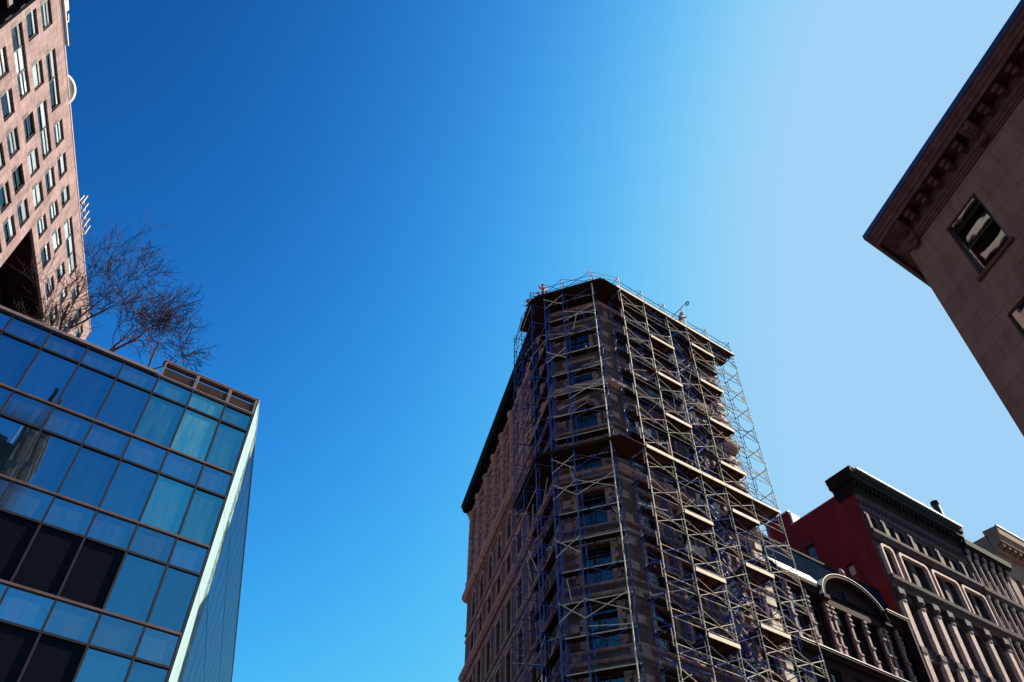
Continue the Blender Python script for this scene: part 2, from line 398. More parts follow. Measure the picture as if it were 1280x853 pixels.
# ------------------------------------------------------------------ the scaffolded corner building
LIP = 56.45; TOPW = 57.2; LENR = 13.6; LENB = 30.5
FLOORS = [53.9 - 4.3 * k for k in range(13)]
def main_building():
    t = thing('corner_building', 'tall brown stone wedge-shaped building with narrow front behind scaffolding', 'building', (CR.x, CR.y, 0))
    w = MB()
    Bwin = [-(4.1 + 3.3 * k) for k in range(8)]; Rwin = [2.3, 5.4, 8.5, 11.4]; Nwin = [WN / 2]
    specs = [(FB, -LENB, 0, Bwin, 1.25), (FN, 0, WN, Nwin, 1.85), (FR, 0, LENR, Rwin, 1.55)]
    for F, a0, a1, cols, ww in specs:
        holes = []
        for k, zt in enumerate(FLOORS):
            h = 2.75 if k != 1 else 2.3
            for c in cols: holes.append((c - ww / 2, c + ww / 2, zt - h, zt))
        wall_holes(w, F, a0, a1, 0, TOPW, holes, .42)
        n = 0
        for k, zt in enumerate(FLOORS):
            h = 2.75 if k != 1 else 2.3
            for c in cols:
                if zt - h < 9: continue
                n += 1
                window(F, c, zt - h, ww - .004, h, t, 'h' if F is not FN else 'hv', -.3, None, .12)
    # far ends and back, roof
    e1 = FR.P(LENR, 0, 0); e2 = FB.P(-LENB, 0, 0); e3 = e2 + az(55.2) * 24
    FE = Frame(e1, 55.2); w.box(FE, 0, 30, -.3, -.001, 0, TOPW)
    FE2 = Frame(e2, -34.8); w.box(FE2, 0, 0.01, -.3, 0, 0, TOPW)
    w.face([e2, e3, e3 + Z * TOPW, e2 + Z * TOPW], [(0, 0), (24, 0), (24, TOPW), (0, TOPW)])
    w.build('wall', M['stone'], t)
    r = MB(); e1b = e1 + az(-34.8) * 30
    r.face([p + Z * (TOPW - .3) for p in (CL, CR, e1, e1b, e3, e2)]); r.build('roof', M['asphalt'], t)
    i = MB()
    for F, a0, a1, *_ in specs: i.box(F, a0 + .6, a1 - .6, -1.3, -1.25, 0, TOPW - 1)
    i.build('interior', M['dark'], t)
    # horizontal mouldings run round all three faces
    path = mitre([(e2.x, e2.y), (CL.x, CL.y), (CR.x, CR.y), (e1.x, e1.y)], [nB, nN, nR])
    def band(name, prof, mat=M['stone_trim']):
        b = MB(); b.profile(path, prof); return b.build(name, mat, t)
    def course(name, z, h, s):
        return band(name, [(-.02, z), (s * .55, z), (s, z + h * .35), (s, z + h * .75), (s * .8, z + h), (-.02, z + h)])
    course('frieze_lip', LIP - .3, .42, .24)
    course('belt_cornice', 46.05, .85, .62)
    course('belt_cornice', 37.7, .7, .55)
    for k, zt in enumerate(FLOORS):
        if zt < 9: continue
        h = 2.75 if k != 1 else 2.3
        if k != 1: course('sill_course', zt - h - .22, .2, .16)
        if k >= 2: course('string_course', zt + .62, .26, .12)
    # the crowning cornice with its soffit and brackets
    c = MB(); c.profile(path, [(-.05, 56.62), (.2, 56.62), (.32, 56.95), (.42, 57.15), (1.0, 57.22), (1.03, 57.22), (1.03, 57.5), (1.16, 57.62), (1.2, 57.98), (1.1, 58.05), (-.3, 58.05)])
    co = c.build('cornice', M['cornice_dark'], t)
    for F, a0, a1 in ((FB, -LENB + .3, -.5), (FR, .6, LENR - .3), (FN, .5, WN - .5)):
        n = max(2, int((a1 - a0) / .95)); m = MB()
        m.box(LF, -.13, .13, .3, .92, .21, .49); m.box(LF, -.1, .1, .3, .55, 0, .208)
        me = m.mesh('bracket', M['cornice_dark'])
        for k in range(n + 1):
            a = a0 + (a1 - a0) * k / n
            o = place('bracket', me, t, F.P(a, 0, 56.72), F.rot()); o.parent = co
    # surrounds
    for F, a0, a1, cols, ww in specs:
        for k, zt in enumerate(FLOORS):
            if zt < 12: continue
            h = 2.75 if k != 1 else 2.3
            for c in cols:
                m = MB()
                if k in (0, 2):      # arched heads: stone fills the corners of the opening
                    R = ww / 2; seg = 10; s = -.06
                    arc = [(c + R * math.cos(math.pi * q / seg), zt - R + R * math.sin(math.pi * q / seg)) for q in range(seg + 1)]
                    for q in range(seg):
                        (x0, y0), (x1, y1) = arc[q], arc[q + 1]
                        m.face([F.P(x0, s, y0), F.P(x0, s, zt + .01), F.P(x1, s, zt + .01), F.P(x1, s, y1)], [(x0, y0), (x0, zt), (x1, zt), (x1, y1)])
                        m.face([F.P(x0, s, y0), F.P(x1, s, y1), F.P(x1, s - .3, y1), F.P(x0, s - .3, y0)])
                    for q in range(seg):   # archivolt
                        t0, t1 = math.pi * q / seg, math.pi * (q + 1) / seg
                        pts = [(c + rr * math.cos(tt), zt - R + rr * math.sin(tt)) for rr, tt in ((R + .04, t0), (R + .34, t0), (R + .34, t1), (R + .04, t1))]
                        m.face([F.P(x, .09, y) for x, y in pts])
                        m.face([F.P(pts[1][0], .09, pts[1][1]), F.P(pts[1][0], 0, pts[1][1]), F.P(pts[2][0], 0, pts[2][1]), F.P(pts[2][0], .09, pts[2][1])])
                        m.face([F.P(pts[0][0], .09, pts[0][1]), F.P(pts[3][0], .09, pts[3][1]), F.P(pts[3][0], 0, pts[3][1]), F.P(pts[0][0], 0, pts[0][1])])
                    m.box(F, c - R - .3, c - R - .04, -.02, .08, zt - h, zt - R); m.box(F, c + R + .04, c + R + .3, -.02, .08, zt - h, zt - R)
                else:
                    R = ww / 2
                    m.box(F, c - R - .32, c - R - .03, -.02, .1, zt - h, zt + .03); m.box(F, c + R + .03, c + R + .32, -.02, .1, zt - h, zt + .03)
                    m.box(F, c - R - .42, c + R + .42, -.02, .16, zt + .06, zt + .34)
                    if F is FN: # blocked jambs
                        for q in range(4):
                            zq = zt - h + .15 + q * .7
                            m.box(F, c - R - .5, c - R - .28, -.02, .13, zq, zq + .4); m.box(F, c + R + .28, c + R + .5, -.02, .13, zq, zq + .4)
                m.build('window_surround', M['stone_trim'], t)
    # engaged banded columns between the windows of the top two floors on the long side
    for k in range(9):
        a = -(2.45 + 3.3 * k)
        m = MB(); prof = [(.5, 46.95), (.5, 47.3), (.42, 47.4)]
        z = 47.45
        while z < 54.6:
            prof += [(.40, z), (.40, z + .55), (.34, z + .6), (.34, z + .68)]; z += .72
        prof += [(.4, z), (.36, 55.0), (.55, 55.6), (.6, 55.62), (.6, 55.9)]
        m.lathe(FB, a, .12, prof, 14)
        m.build('engaged_column', M['stone_trim'], t)
        if a > -LENB + 2:
            q = MB()      # banded spandrel blocks beside each column
            for j in range(10):
                zz = 47.2 + j * .85; q.box(FB, a - 1.02, a - .45, .0, .1, zz, zz + .5); q.box(FB, a + .45, a + 1.02, .0, .1, zz, zz + .5)
            q.build('rusticated_band', M['stone_trim'], t)
    # blocks coloured pale as sunlit patches up the avenue end; trim blocks at nose corners
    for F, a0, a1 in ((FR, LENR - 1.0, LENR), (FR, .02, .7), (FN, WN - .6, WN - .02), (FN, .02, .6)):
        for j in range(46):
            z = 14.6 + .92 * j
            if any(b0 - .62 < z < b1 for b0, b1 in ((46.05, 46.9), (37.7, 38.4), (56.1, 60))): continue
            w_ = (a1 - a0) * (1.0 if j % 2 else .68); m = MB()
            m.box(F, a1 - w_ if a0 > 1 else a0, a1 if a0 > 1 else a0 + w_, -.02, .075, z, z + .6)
            if F is FR and a0 > 1: m.build('sunlit_block', M['sunlit_block'], t)
            elif j % 2: m.build('corner_block', M['stone_trim'], t)
    # carved panels in the frieze
    for F, a0, a1 in ((FR, .3, LENR - .2), (FN, .2, WN - .2)):
        n = int((a1 - a0) / .7)
        for j in range(n):
            a = a0 + (a1 - a0) * (j + .5) / n; m = MB()
            m.box(F, a - .22, a + .22, -.01, .07, 54.9, 55.75); m.box(F, a - .1, a + .1, .07, .13, 55.1, 55.5)
            m.build('frieze_panel', M['stone_trim'], t)
        m = MB(); m.box(F, a0, a1, -.01, .12, 54.45, 54.7); m.build('frieze_moulding', M['stone_trim'], t)
    return t

# ------------------------------------------------------------------ scaffolding
LIFT = 2.21; K0 = 56.75
SO, SI = 2.02, .52
def zk(k): return K0 - LIFT * k
def frame_mesh(lo=0):
    b = MB(); r = .037; w = SO - SI
    F = Frame((0, 0), 180)   # local a = x, s outward = -y ; frame lies in the plane x = 0
    P = lambda s, z: F.P(0, s, z)
    b.tube([P(0, 0), P(0, LIFT)], r, 6, m=0); b.tube([P(-w, 0), P(-w, LIFT)], r, 6, m=1)
    b.tube([P(0, LIFT - .1), P(-w, LIFT - .1)], r * .9, 6, m=1)
    for s0 in (0, -w):
        sg = -1 if s0 == 0 else 1; k = 0 if s0 == 0 else 1
        b.tube([P(s0 + sg * .22, LIFT - .12), P(s0 + sg * .22, 1.0), P(s0, .86)], r * .72, 5, m=k)
        b.tube([P(s0, 1.45), P(s0 + sg * .22, 1.45)], r * .7, 5, m=k)
    for z in (.03, LIFT - .03):      # coupling sleeves
        b.tube([P(0, z - .09), P(0, z + .09)], r * 1.35, 6, m=0); b.tube([P(-w, z - .09), P(-w, z + .09)], r * 1.35, 6, m=1)
    return b

class Scaf:
    def __init__(self, label, loc, group):
        self.t = thing('scaffold', label, 'scaffold', loc, group); self.low = {}
        self.count = {}
    def add(self, name, bm, mat, limit=92):
        n = self.count.get(name, 0); self.count[name] = n + 1
        if n < limit: return bm.build(name, mat, self.t)
        acc = self.low.setdefault(name, (MB(), mat))[0]
        b = len(acc.v); acc.v += bm.v; acc.f += [tuple(i + b for i in f) for f in bm.f]; acc.uv += bm.uv; acc.m += bm.m
    def finish(self):
        for name, (mb, mat) in self.low.items(): mb.build(name, mat, self.t, kind='stuff')

def world_frame(F, a):
    """scaffold frame standing at position a of facade F, as a builder in world metres with z from 0"""
    src = frame_mesh(); out = MB()
    for x, y, z in src.v:
        out.v.append(tuple(F.P(a + x, SO + (-y) , z)))
    out.f = list(src.f); out.uv = list(src.uv); out.m = list(src.m); return out
def lifted(mb, z, dr=0):
    o = MB(); o.v = [(x, y, w + z) for x, y, w in mb.v]; o.f = mb.f; o.uv = mb.uv; o.m = mb.m; return o

def brace(F, a0, a1, s, z):
    b = MB(); r = .026
    b.tube([F.P(a0, s + .05, z + .45), F.P(a1, s + .05, z + 1.68)], r, 5); b.tube([F.P(a0, s + .09, z + 1.68), F.P(a1, s + .09, z + .45)], r, 5)
    return b
def deck_mb(F, a0, a1, s0, s1, z):
    b = MB(); n = max(1, int(round((s1 - s0) / .24))); w = (s1 - s0) / n
    for k in range(n):
        j = rnd.uniform(-.16, .1); dz = rnd.uniform(0, .022)
        b.box(F, a0 + j, a1 + rnd.uniform(-.1, .2), s0 + k * w + .006, s0 + (k + 1) * w - .006, z + dz, z + .05 + dz)
    for a in (a0 + .25, (a0 + a1) / 2, a1 - .25): b.box(F, a - .05, a + .05, s0, s1 - .01, z - .09, z - .002)
    return b
def toe(F, a0, a1, s, z, h=.24):
    b = MB(); b.box(F, a0, a1, s, s + .045, z - .06, z + h - .06); return b

def scaffolds():
    # avenue side -------------------------------------------------
    S = Scaf('steel frame scaffold on the sunlit avenue side of the brown wedge building', FR.P(7, 1.3, 0), None)
    pos = [.8, 3.45, 6.1, 8.5, 11.25, 14.2]
    stair_bay = 2
    for k in range(-1, 26):
        for i, a in enumerate(pos):
            if k == -1:
                fm = world_frame(FR, a); fm.v = [(x, y, min(z, 99) * .78) for x, y, z in fm.v]
            else: fm = world_frame(FR, a)
            S.add('frame', lifted(fm, zk(k + 1) if k >= 0 else zk(0) + .05), [M['galv'], M['blue_steel']], 98)
    for k in range(0, 25):
        for i in range(5):
            if k == 24 or rnd.random() < .07: continue
            S.add('cross_brace', brace(FR, pos[i], pos[i + 1], SO, zk(k + 1) + rnd.uniform(-.06, .06)), M['galv'] if rnd.random() < .8 else M['blue_steel'])
    for k in range(0, 22):
        for i in range(5):
            if i == stair_bay and k % 2: continue
            S.add('inner_brace', brace(FR, pos[i], pos[i + 1], SI - .12, zk(k + 1)), M['blue_steel'])
    for k in range(0, 20):
        for i in range(5):
            a0, a1 = pos[i] + .03, pos[i + 1] - .03; z = zk(k) + .02
            full = k in (0, 8) or (i == 1 and k % 2 == 0) or (i == 3 and k % 2 == 1)
            if k == 0:
                S.add('deck', deck_mb(FR, a0 - .03, a1 + .03, .3, SO + .12, z), M['wood'])
            elif full:
                S.add('deck', deck_mb(FR, a0, a1, .35, SO + .1, z), M['wood'])
            elif i == 4:
                if k % 3 == 1: S.add('deck', deck_mb(FR, a0, a0 + 1.5, .3, .85, z), M['wood'])
            elif i in (0, 1, 3): S.add('deck', deck_mb(FR, a0, a1, .3, 1.0, z), M['wood'])
            else: S.add('deck', deck_mb(FR, a0, a1, .3, .8, z), M['wood'])
            if full and (k == 0 or i in (1, 3, 4) or k == 8):
                S.add('toe_board', toe(FR, a0 - (.5 if k == 0 and i == 0 else 0), a1, SO + .12, z + .02, .27 if i != 4 else .2), M['pine'])
            # ledger tubes and guard rails along each bay
            g = MB(); g.tube([FR.P(pos[i], SI - .05, z - .1), FR.P(pos[i + 1], SI - .05, z - .1)], .026, 5); S.add('ledger', g, M['blue_steel'])
            g = MB(); g.tube([FR.P(pos[i], SI - .05, z + 1.05), FR.P(pos[i + 1], SI - .05, z + 1.05)], .026, 5)
            S.add('guard_rail', g, M['blue_steel'])
            if k and (full or i != 2 or k % 2):
                g = MB(); g.tube([FR.P(pos[i], SO - .05, z + .5), FR.P(pos[i + 1], SO - .05, z + .5)], .024, 5); S.add('outer_rail', g, M['galv'] if (k + i) % 3 else M['blue_steel'])
                g = MB(); g.tube([FR.P(pos[i], SO - .06, z + 1.05), FR.P(pos[i + 1], SO - .06, z + 1.05)], .026, 5); S.add('outer_rail', g, M['galv'])
    # hoist post standing above the platform, with its gin wheel
    fm = world_frame(FR, 8.62); fm.v = [(x, y, z * 1.45) for x, y, z in fm.v]; S.add('hoist_frame', lifted(fm, zk(0) + .05), [M['galv'], M['blue_steel']])
    b = MB(); zh = zk(0) + 3.25; b.tube([FR.P(8.62, SO - .2, zh - .12), FR.P(8.62, SO + .75, zh)], .035, 6); S.add('hoist_arm', b, M['blue_steel'])
    b = MB(); c = FR.P(8.62, SO + .68, zh - .28); b.tube([c + FR.n * (.19 * math.cos(q * math.pi / 6)) + Z * (.19 * math.sin(q * math.pi / 6)) for q in range(13)], .05, 6); S.add('hoist_wheel', b, M['black'])
    for i in range(5):     # rails of the top platform
        g = MB(); z = zk(0) + .05
        for h in (.55, 1.1): g.tube([FR.P(pos[i], SO, z + h), FR.P(pos[i + 1], SO, z + h)], .026, 5)
        g.tube([FR.P(pos[i], SO + .04, z + .1), FR.P(pos[i + 1], SO + .04, z + 1.6)], .022, 5)
        S.add('top_rail', g, M['blue_steel'])
    for k in range(0, 20):   # stair flights of the middle bay
        a0, a1 = pos[stair_bay] + .25, pos[stair_bay + 1] - .2
        if k % 2: a0, a1 = a1, a0
        z0, z1 = zk(k + 1), zk(k); b = MB()
        for s in (1.02, 1.62): b.tube([FR.P(a0, s, z0 + .1), FR.P(a1, s, z1 - .05)], .04, 5); b.tube([FR.P(a0, s, z0 + 1.0), FR.P(a1, s, z1 + .85)], .024, 5); b.tube([FR.P((a0 + a1) / 2, s, (z0 + z1) / 2), FR.P((a0 + a1) / 2, s, (z0 + z1) / 2 + .95)], .024, 5)
        for q in range(8):
            tt = (q + .5) / 8; a = a0 + (a1 - a0) * tt; b.box(FR, a - .11, a + .11, 1.04, 1.6, z0 + (z1 - z0) * tt, z0 + (z1 - z0) * tt + .035)
        S.add('stair_flight', b, M['blue_steel'])
    # odd tubes: ties into the wall, raking tubes, uprights left standing
    for q in range(150):
        k = rnd.randint(1, 16); i = rnd.choice((0, 1, 2, 2, 3, 3)); a = rnd.uniform(pos[i] + .2, pos[i + 1] - .2); z = zk(k); b = MB(); kind = q % 4
        if kind == 0: b.tube([FR.P(a, .05, z + 1.2), FR.P(a + rnd.uniform(-.3, .3), SO + rnd.uniform(.1, .5), z + 1.2 + rnd.uniform(-.1, .3))], .026, 5)
        elif kind == 1: b.tube([FR.P(a, rnd.uniform(.5, 1.8), z), FR.P(a + rnd.uniform(-.5, .5), rnd.uniform(.5, 1.8), z + rnd.uniform(1, 2.4))], .026, 5)
        elif kind == 2: b.tube([FR.P(pos[i], SI + .1, z + rnd.uniform(.2, .8)), FR.P(pos[i + 1], SI + rnd.uniform(.1, .9), z + rnd.uniform(1.0, 2.0))], .024, 5)
        else: b.tube([FR.P(a - 1.1, rnd.uniform(.9, 1.7), z + .12), FR.P(a + 1.1, rnd.uniform(.9, 1.7), z + .16)], .03, 5)
        S.add('loose_tube', b, M['galv'] if rnd.random() < .6 else M['blue_steel'])
    for k, i, f0, f1, hh in ((2, 2, .1, .9, 1.0), (5, 2, .2, .8, 1.3), (7, 0, .1, .7, .9), (9, 2, 0, 1, 1.1), (11, 1, .3, .9, .8), (12, 2, .1, .8, 1.2)):
        b = MB(); n = 9; a0, a1 = pos[i] + (pos[i + 1] - pos[i]) * f0, pos[i] + (pos[i + 1] - pos[i]) * f1; z = zk(k) + .1
        top = [FR.P(a0 + (a1 - a0) * q / n, 1.2 + .18 * math.sin(q * 2.1), z + hh * (1 - .35 * math.sin(math.pi * q / n)) + rnd.uniform(-.06, .06)) for q in range(n + 1)]
        bot = [FR.P(a0 + (a1 - a0) * q / n, 1.05 + .25 * math.sin(q * 1.7 + k), z + rnd.uniform(0, .1)) for q in range(n + 1)]
        for q in range(n): b.face([bot[q], bot[q + 1], top[q + 1], top[q]])
        S.add('debris_sheet', b, M['sheet'])
    # loose gear on the decks: rolled netting and stacked boards
    for k, i, a in ((1, 3, 9.2), (3, 3, 10.1), (8, 4, 12.6), (6, 1, 4.2), (2, 0, 2.4), (4, 0, 2.0), (10, 0, 1.9), (11, 3, 9.2), (9, 3, 9.6), (13, 3, 10.0)):
        b = MB(); z = zk(k) + .1
        for q in range(3): b.box(FR, a + .05 * q, a + 1.3 + .1 * q, .45 + .1 * q, .75 + .1 * q, z + .07 * q, z + .065 + .07 * q)
        S.add('board_stack', b, M['pine'])
    S.finish()
    # nose and side street ---------------------------------------
    S = Scaf('blue steel frame scaffold wrapping the narrow shaded front of the brown wedge building', FN.P(WN / 2, 1.3, 0), None)
    npos = [-.05, 1.55, 4.2]; bpos = [.5, -2.6, -5.1]
    def seq():
        for F, pp, tag in ((FN, npos, 'n'), (FB, bpos, 'b')):
            for a in pp: yield F, a, tag
    for k in range(-1, 26):
        for F, a, tag in seq():
            fm = world_frame(F, a)
            if k == -1: fm.v = [(x, y, z * .78) for x, y, z in fm.v]
            S.add('frame', lifted(fm, zk(k + 1) if k >= 0 else zk(0) + .05), [M['galv'] if (F is FN and a > 4) else M['blue_steel'], M['blue_steel']], 98)
    for k in range(0, 24):
        if k in (0, 3, 8, 9, 11, 13, 16): S.add('cross_brace', brace(FN, npos[0], npos[1], SO, zk(k + 1)), M['galv'])
        else: S.add('cross_brace', brace(FN, npos[0], npos[1], SI, zk(k + 1)), M['blue_steel'])
        if k % 4 == 1: S.add('cross_brace', brace(FN, npos[1], npos[2], SO, zk(k + 1)), M['galv'])
        elif k % 2 == 0: S.add('cross_brace', brace(FN, npos[1], npos[2], SO, zk(k + 1)), M['blue_steel'])
        S.add('cross_brace', brace(FB, bpos[0], bpos[1], SI - .1, zk(k + 1)), M['galv'] if k % 3 == 1 else M['blue_steel'])
        S.add('cross_brace', brace(FB, bpos[1], bpos[2], SO, zk(k + 1)), M['blue_steel'])
    for k in range(0, 20):
        z = zk(k) + .02
        wide = k in (0, 8)
        S.add('deck', deck_mb(FN, .1, WN - .1, .3, SO + .12 if wide else .85, z), M['wood'])
        S.add('ledger', (lambda g: (g.tube([FN.P(-.1, .9, z + .02), FN.P(WN + .1, .9, z + .02)], .035, 5), g)[1])(MB()), M['galv'])
        g = MB(); g.tube([FN.P(npos[0], SI, z + 1.0), FN.P(npos[2], SI, z + 1.0)], .025, 5); S.add('guard_rail', g, M['blue_steel'])
        for a0, a1 in ((bpos[1], bpos[0]), (bpos[2], bpos[1])):
            if wide and not (k == 0 and a0 == bpos[2]): S.add('deck', deck_mb(FB, a0, a1 + .1, .3, SO + .12, z), M['wood'])
            else: S.add('deck', deck_mb(FB, a0, a1, .25, .75, z), M['wood'])
            g = MB(); g.tube([FB.P(a0, SI, z + 1.0), FB.P(a1, SI, z + 1.0)], .025, 5); S.add('guard_rail', g, M['blue_steel'])
            g = MB(); g.tube([FB.P(a0, SO, z - .1), FB.P(a1, SO, z - .1)], .025, 5); S.add('ledger', g, M['galv'] if k % 3 == 0 else M['blue_steel'])
        if wide:   # corner triangles, where the runs of planks meet
            for F0, a0, F1, a1 in ((FB, .1, FN, .1), (FN, WN - .1, FR, .75)):
                b = MB(); p = [F0.P(a0, .3, z), F0.P(a0, SO + .12, z), F1.P(a1, SO + .12, z), F1.P(a1, .3, z)]
                mid = (F0.P(0 if F0 is FB else WN, 0, 0))
                nn = (F0.n + F1.n).normalized(); tip = mid + nn * ((SO + .12) / nn.dot(F0.n)); tip.z = z
                ring = [p[0], p[1], tip, p[2], p[3]]
                b.face(ring); b.face([q + Z * .05 for q in reversed(ring)])
                for q in range(5): b.face([ring[q], ring[(q + 1) % 5], ring[(q + 1) % 5] + Z * .05, ring[q] + Z * .05])
                S.add('deck', b, M['wood'])
            tb = MB(); tb.box(FN, -.9, WN + .95, SO + .13, SO + .17, z - .04, z + .2); S.add('toe_board', tb, M['wood'])
            tb = MB(); tb.box(FB, bpos[1] if k == 0 else bpos[2], .9, SO + .13, SO + .17, z - .04, z + .2); S.add('toe_board', tb, M['wood'])
    for q in range(60):
        k = rnd.randint(1, 16); z = zk(k); b = MB(); F = (FN, FB)[q % 2]
        a = rnd.uniform(0, WN) if F is FN else rnd.uniform(-5, 0)
        if q % 3 == 0: b.tube([F.P(a, .05, z + 1.1), F.P(a + rnd.uniform(-.4, .4), SO + .2, z + 1.1 + rnd.uniform(-.2, .3))], .026, 5)
        elif q % 3 == 1: b.tube([F.P(a, rnd.uniform(.3, 1.6), z), F.P(a + rnd.uniform(-.6, .6), rnd.uniform(.4, 1.8), z + rnd.uniform(1, 2.3))], .026, 5)
        else: b.tube([F.P(a - 1.2, rnd.uniform(.5, 1.8), z + .15), F.P(a + 1.2, rnd.uniform(.5, 1.8), z + rnd.uniform(.1, .9))], .026, 5)
        S.add('loose_tube', b, M['galv'] if rnd.random() < .4 else M['blue_steel'])
    for F, a0, a1 in ((FN, npos[0], npos[1]), (FN, npos[1], npos[2]), (FB, bpos[1], bpos[0]), (FB, bpos[2], bpos[1])):
        g = MB(); z = zk(0) + .05
        for h in (.55, 1.1): g.tube([F.P(a0, SO, z + h), F.P(a1, SO, z + h)], .026, 5)
        g.tube([F.P(a0, SO + .04, z + .1), F.P(a1, SO + .04, z + 1.6)], .022, 5); g.tube([F.P(a0, SO + .07, z + 1.6), F.P(a1, SO + .07, z + .1)], .022, 5)
        S.add('top_rail', g, M['blue_steel'])
    g = MB(); z = zk(0) + .05
    for h in (.55, 1.1, 1.6): g.tube([FN.P(npos[2], SO, z + h), FR.P(.8, SO, z + h)], .026, 5)
    S.add('top_rail', g, M['galv'])
    S.finish()

# ------------------------------------------------------------------ glass office block
KG = .85
def zg(z): return 1.6 + (z - 1.6) * KG
def glass_building():
    F = Frame((G0.x, G0.y), 145.2)            # a negative to the left, 0 at the sharp corner
    t = thing('glass_building', 'low glass office block of blue panels with black grid and louvres at its corner', 'building', (G0.x, G0.y, 0))
    W = 2.03 * KG; ztop = zg(36.08); zlou = zg(37.3)
    xs = [0 - .06, -1.78 * KG] + [-(3.83 + 2.03 * k) * KG for k in range(0, 9)]     # mullion positions from the corner leftwards
    rows = [(zg(34.68), zg(36.0), 's')]
    z = 34.68
    while z > 3:
        rows.append((zg(z - 3.25), zg(z), 'v')); rows.append((zg(z - 4.92), zg(z - 3.25), 's')); z -= 4.92
    rows = [r for r in rows if r[0] > 1]
    # dark body behind the curtain wall
    b = MB(); FL = xs[-1]
    back = az(-15.3) * 46
    c0, c1 = F.P(0, -.12, 0), F.P(FL, -.12, 0)
    c2 = c0 + back; c3 = c1 + back
    for p, q in ((c1, c0), (c2, c3), (c3, c1)): b.face([p, q, q + Z * ztop, p + Z * ztop])
    b.face([c0 + Z * (ztop - .02), c2 + Z * (ztop - .02), c3 + Z * (ztop - .02), c1 + Z * (ztop - .02)])
    b.build('wall', M['black'], t)
    dark = {(c, 5) for c in range(2, 9)} | {(c, 7) for c in range(2, 9)}
    teal = {(1, 1): 'cwt', (2, 1): 'cwt2', (0, 1): 'cwt2', (0, 0): 'cwt2', (1, 0): 'cwt', (2, 0): 'cwt2', (0, 3): 'cwt2', (1, 3): 'cwt2'}
    npan = 0
    for ri, (z0, z1, kind) in enumerate(rows):
        if ri > 11: break
        for ci in range(len(xs) - 1):
            if ci > 8: break
            a1, a0 = xs[ci] - .045, xs[ci + 1] + .045
            g = MB(); tx, tz = rnd.uniform(-.008, .008), rnd.uniform(-.009, .009)
            P = [F.P(a0, -.03 - tx - tz, z0 + .04), F.P(a1, -.03 + tx - tz, z0 + .04), F.P(a1, -.03 + tx + tz, z1 - .04), F.P(a0, -.03 - tx + tz, z1 - .04)]
            g.face(P, [(a0, z0), (a1, z0), (a1, z1), (a0, z1)])
            mat, nm = (M['cw'], 'glass_panel') if kind == 'v' else (M['cws'], 'spandrel_panel')
            if (ci, ri) in dark: mat, nm = M['cwd'], 'dark_panel'
            elif (ci, ri) in teal: mat = M[teal[(ci, ri)]]
            o = g.build(nm, mat, t)
    lo = MB(); lo.box(F, FL, xs[0], -.06, -.03, 0, rows[min(11, len(rows) - 1)][0]); lo.build('lower_glazing', M['cwd'], t)
    for i, x in enumerate(xs):
        top = zlou if i < 1 else ztop
        m = MB(); m.box(F, x - .045, x + .045, -.06, .05, 0, top); m.build('mullion', M['mullion'], t)
    zs = sorted({r[0] for r in rows} | {rows[0][1]})
    for z in zs:
        m = MB(); sp = any(abs(z - r[0]) < .01 and r[2] == 'v' for r in rows)
        m.box(F, FL, xs[0], -.06, .07 if sp else .055, z - .05, z + .05)
        m.build('transom', M['mullion_red'] if sp else M['mullion'], t)
    # louvred plant screen over the three corner bays
    for i in range(3):
        a1, a0 = xs[i] - .05, xs[i + 1] + .05
        m = MB()
        m.box(F, a0 - .05, a0 + .03, -.3, .06, ztop, zlou); m.box(F, a1 - .03, a1 + .05, -.3, .055, ztop, zlou)
        m.box(F, a0 + .03, a1 - .03, -.3, .06, zlou - .09, zlou); m.box(F, a0 + .03, a1 - .03, -.3, .06, ztop, ztop + .06)
        v = m.build('louvre_vent', M['coping'], t)
        sl = MB(); n = 6
        for k in range(n):
            z = ztop + .1 + (zlou - ztop - .45) * k / n
            sl.box(F, a0 + .03, a1 - .03, -.05, .012, z - .014, z + .014)
        sl.build('louvre_blade', M['mullion_red'], v)
        d = MB(); d.box(F, a0, a1, -.5, -.45, ztop, zlou); d.build('back_plate', M['black'], v)
    m = MB(); m.box(F, FL, xs[3] - .1, -.35, .10, ztop, ztop + .16); m.box(F, xs[3] - .1, xs[0] + .05, -.35, .075, zlou, zlou + .05)
    m.build('coping', M['coping'], t)
    # flank running back at the sharp angle: sunlit end painted pale, then blue glass
    FS = Frame((G0.x, G0.y), 74.7)           # a to the right as seen from outside: away from the corner
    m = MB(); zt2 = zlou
    m.box(FS, .03, 3.7, -.25, .02, 0, zt2 - .04); m.build('sunlit_strip', M['sunlit_panel'], t)
    nb = 0
    zsd = [zg(36.3 - 4.92 * k) for k in range(8)]
    for k in range(7):
        g = MB(); g.box(FS, 3.7, 46, -.25, 0, max(0, zsd[k + 1]) + .03, zsd[k] - .03 if k else zt2 - .04); g.build('flank_glass', M['sideglass'], t)
        g = MB(); g.box(FS, 3.7, 46, -.2, .008, zsd[k + 1] - .025, zsd[k + 1] + .025); g.build('flank_transom', M['mullion'], t)
    for k in range(18):
        a = 3.73 + 2.34 * k; g = MB(); g.box(FS, a - .02, a + .02, -.2, .005, 0, zt2 - .05); g.build('flank_mullion', M['mullion'], t)
    m = MB(); m.box(FS, -.02, 46, -.3, .05, zt2 - .04, zt2 + .045); m.build('flank_coping', M['zinc'], t)
    return F, ztop, c0

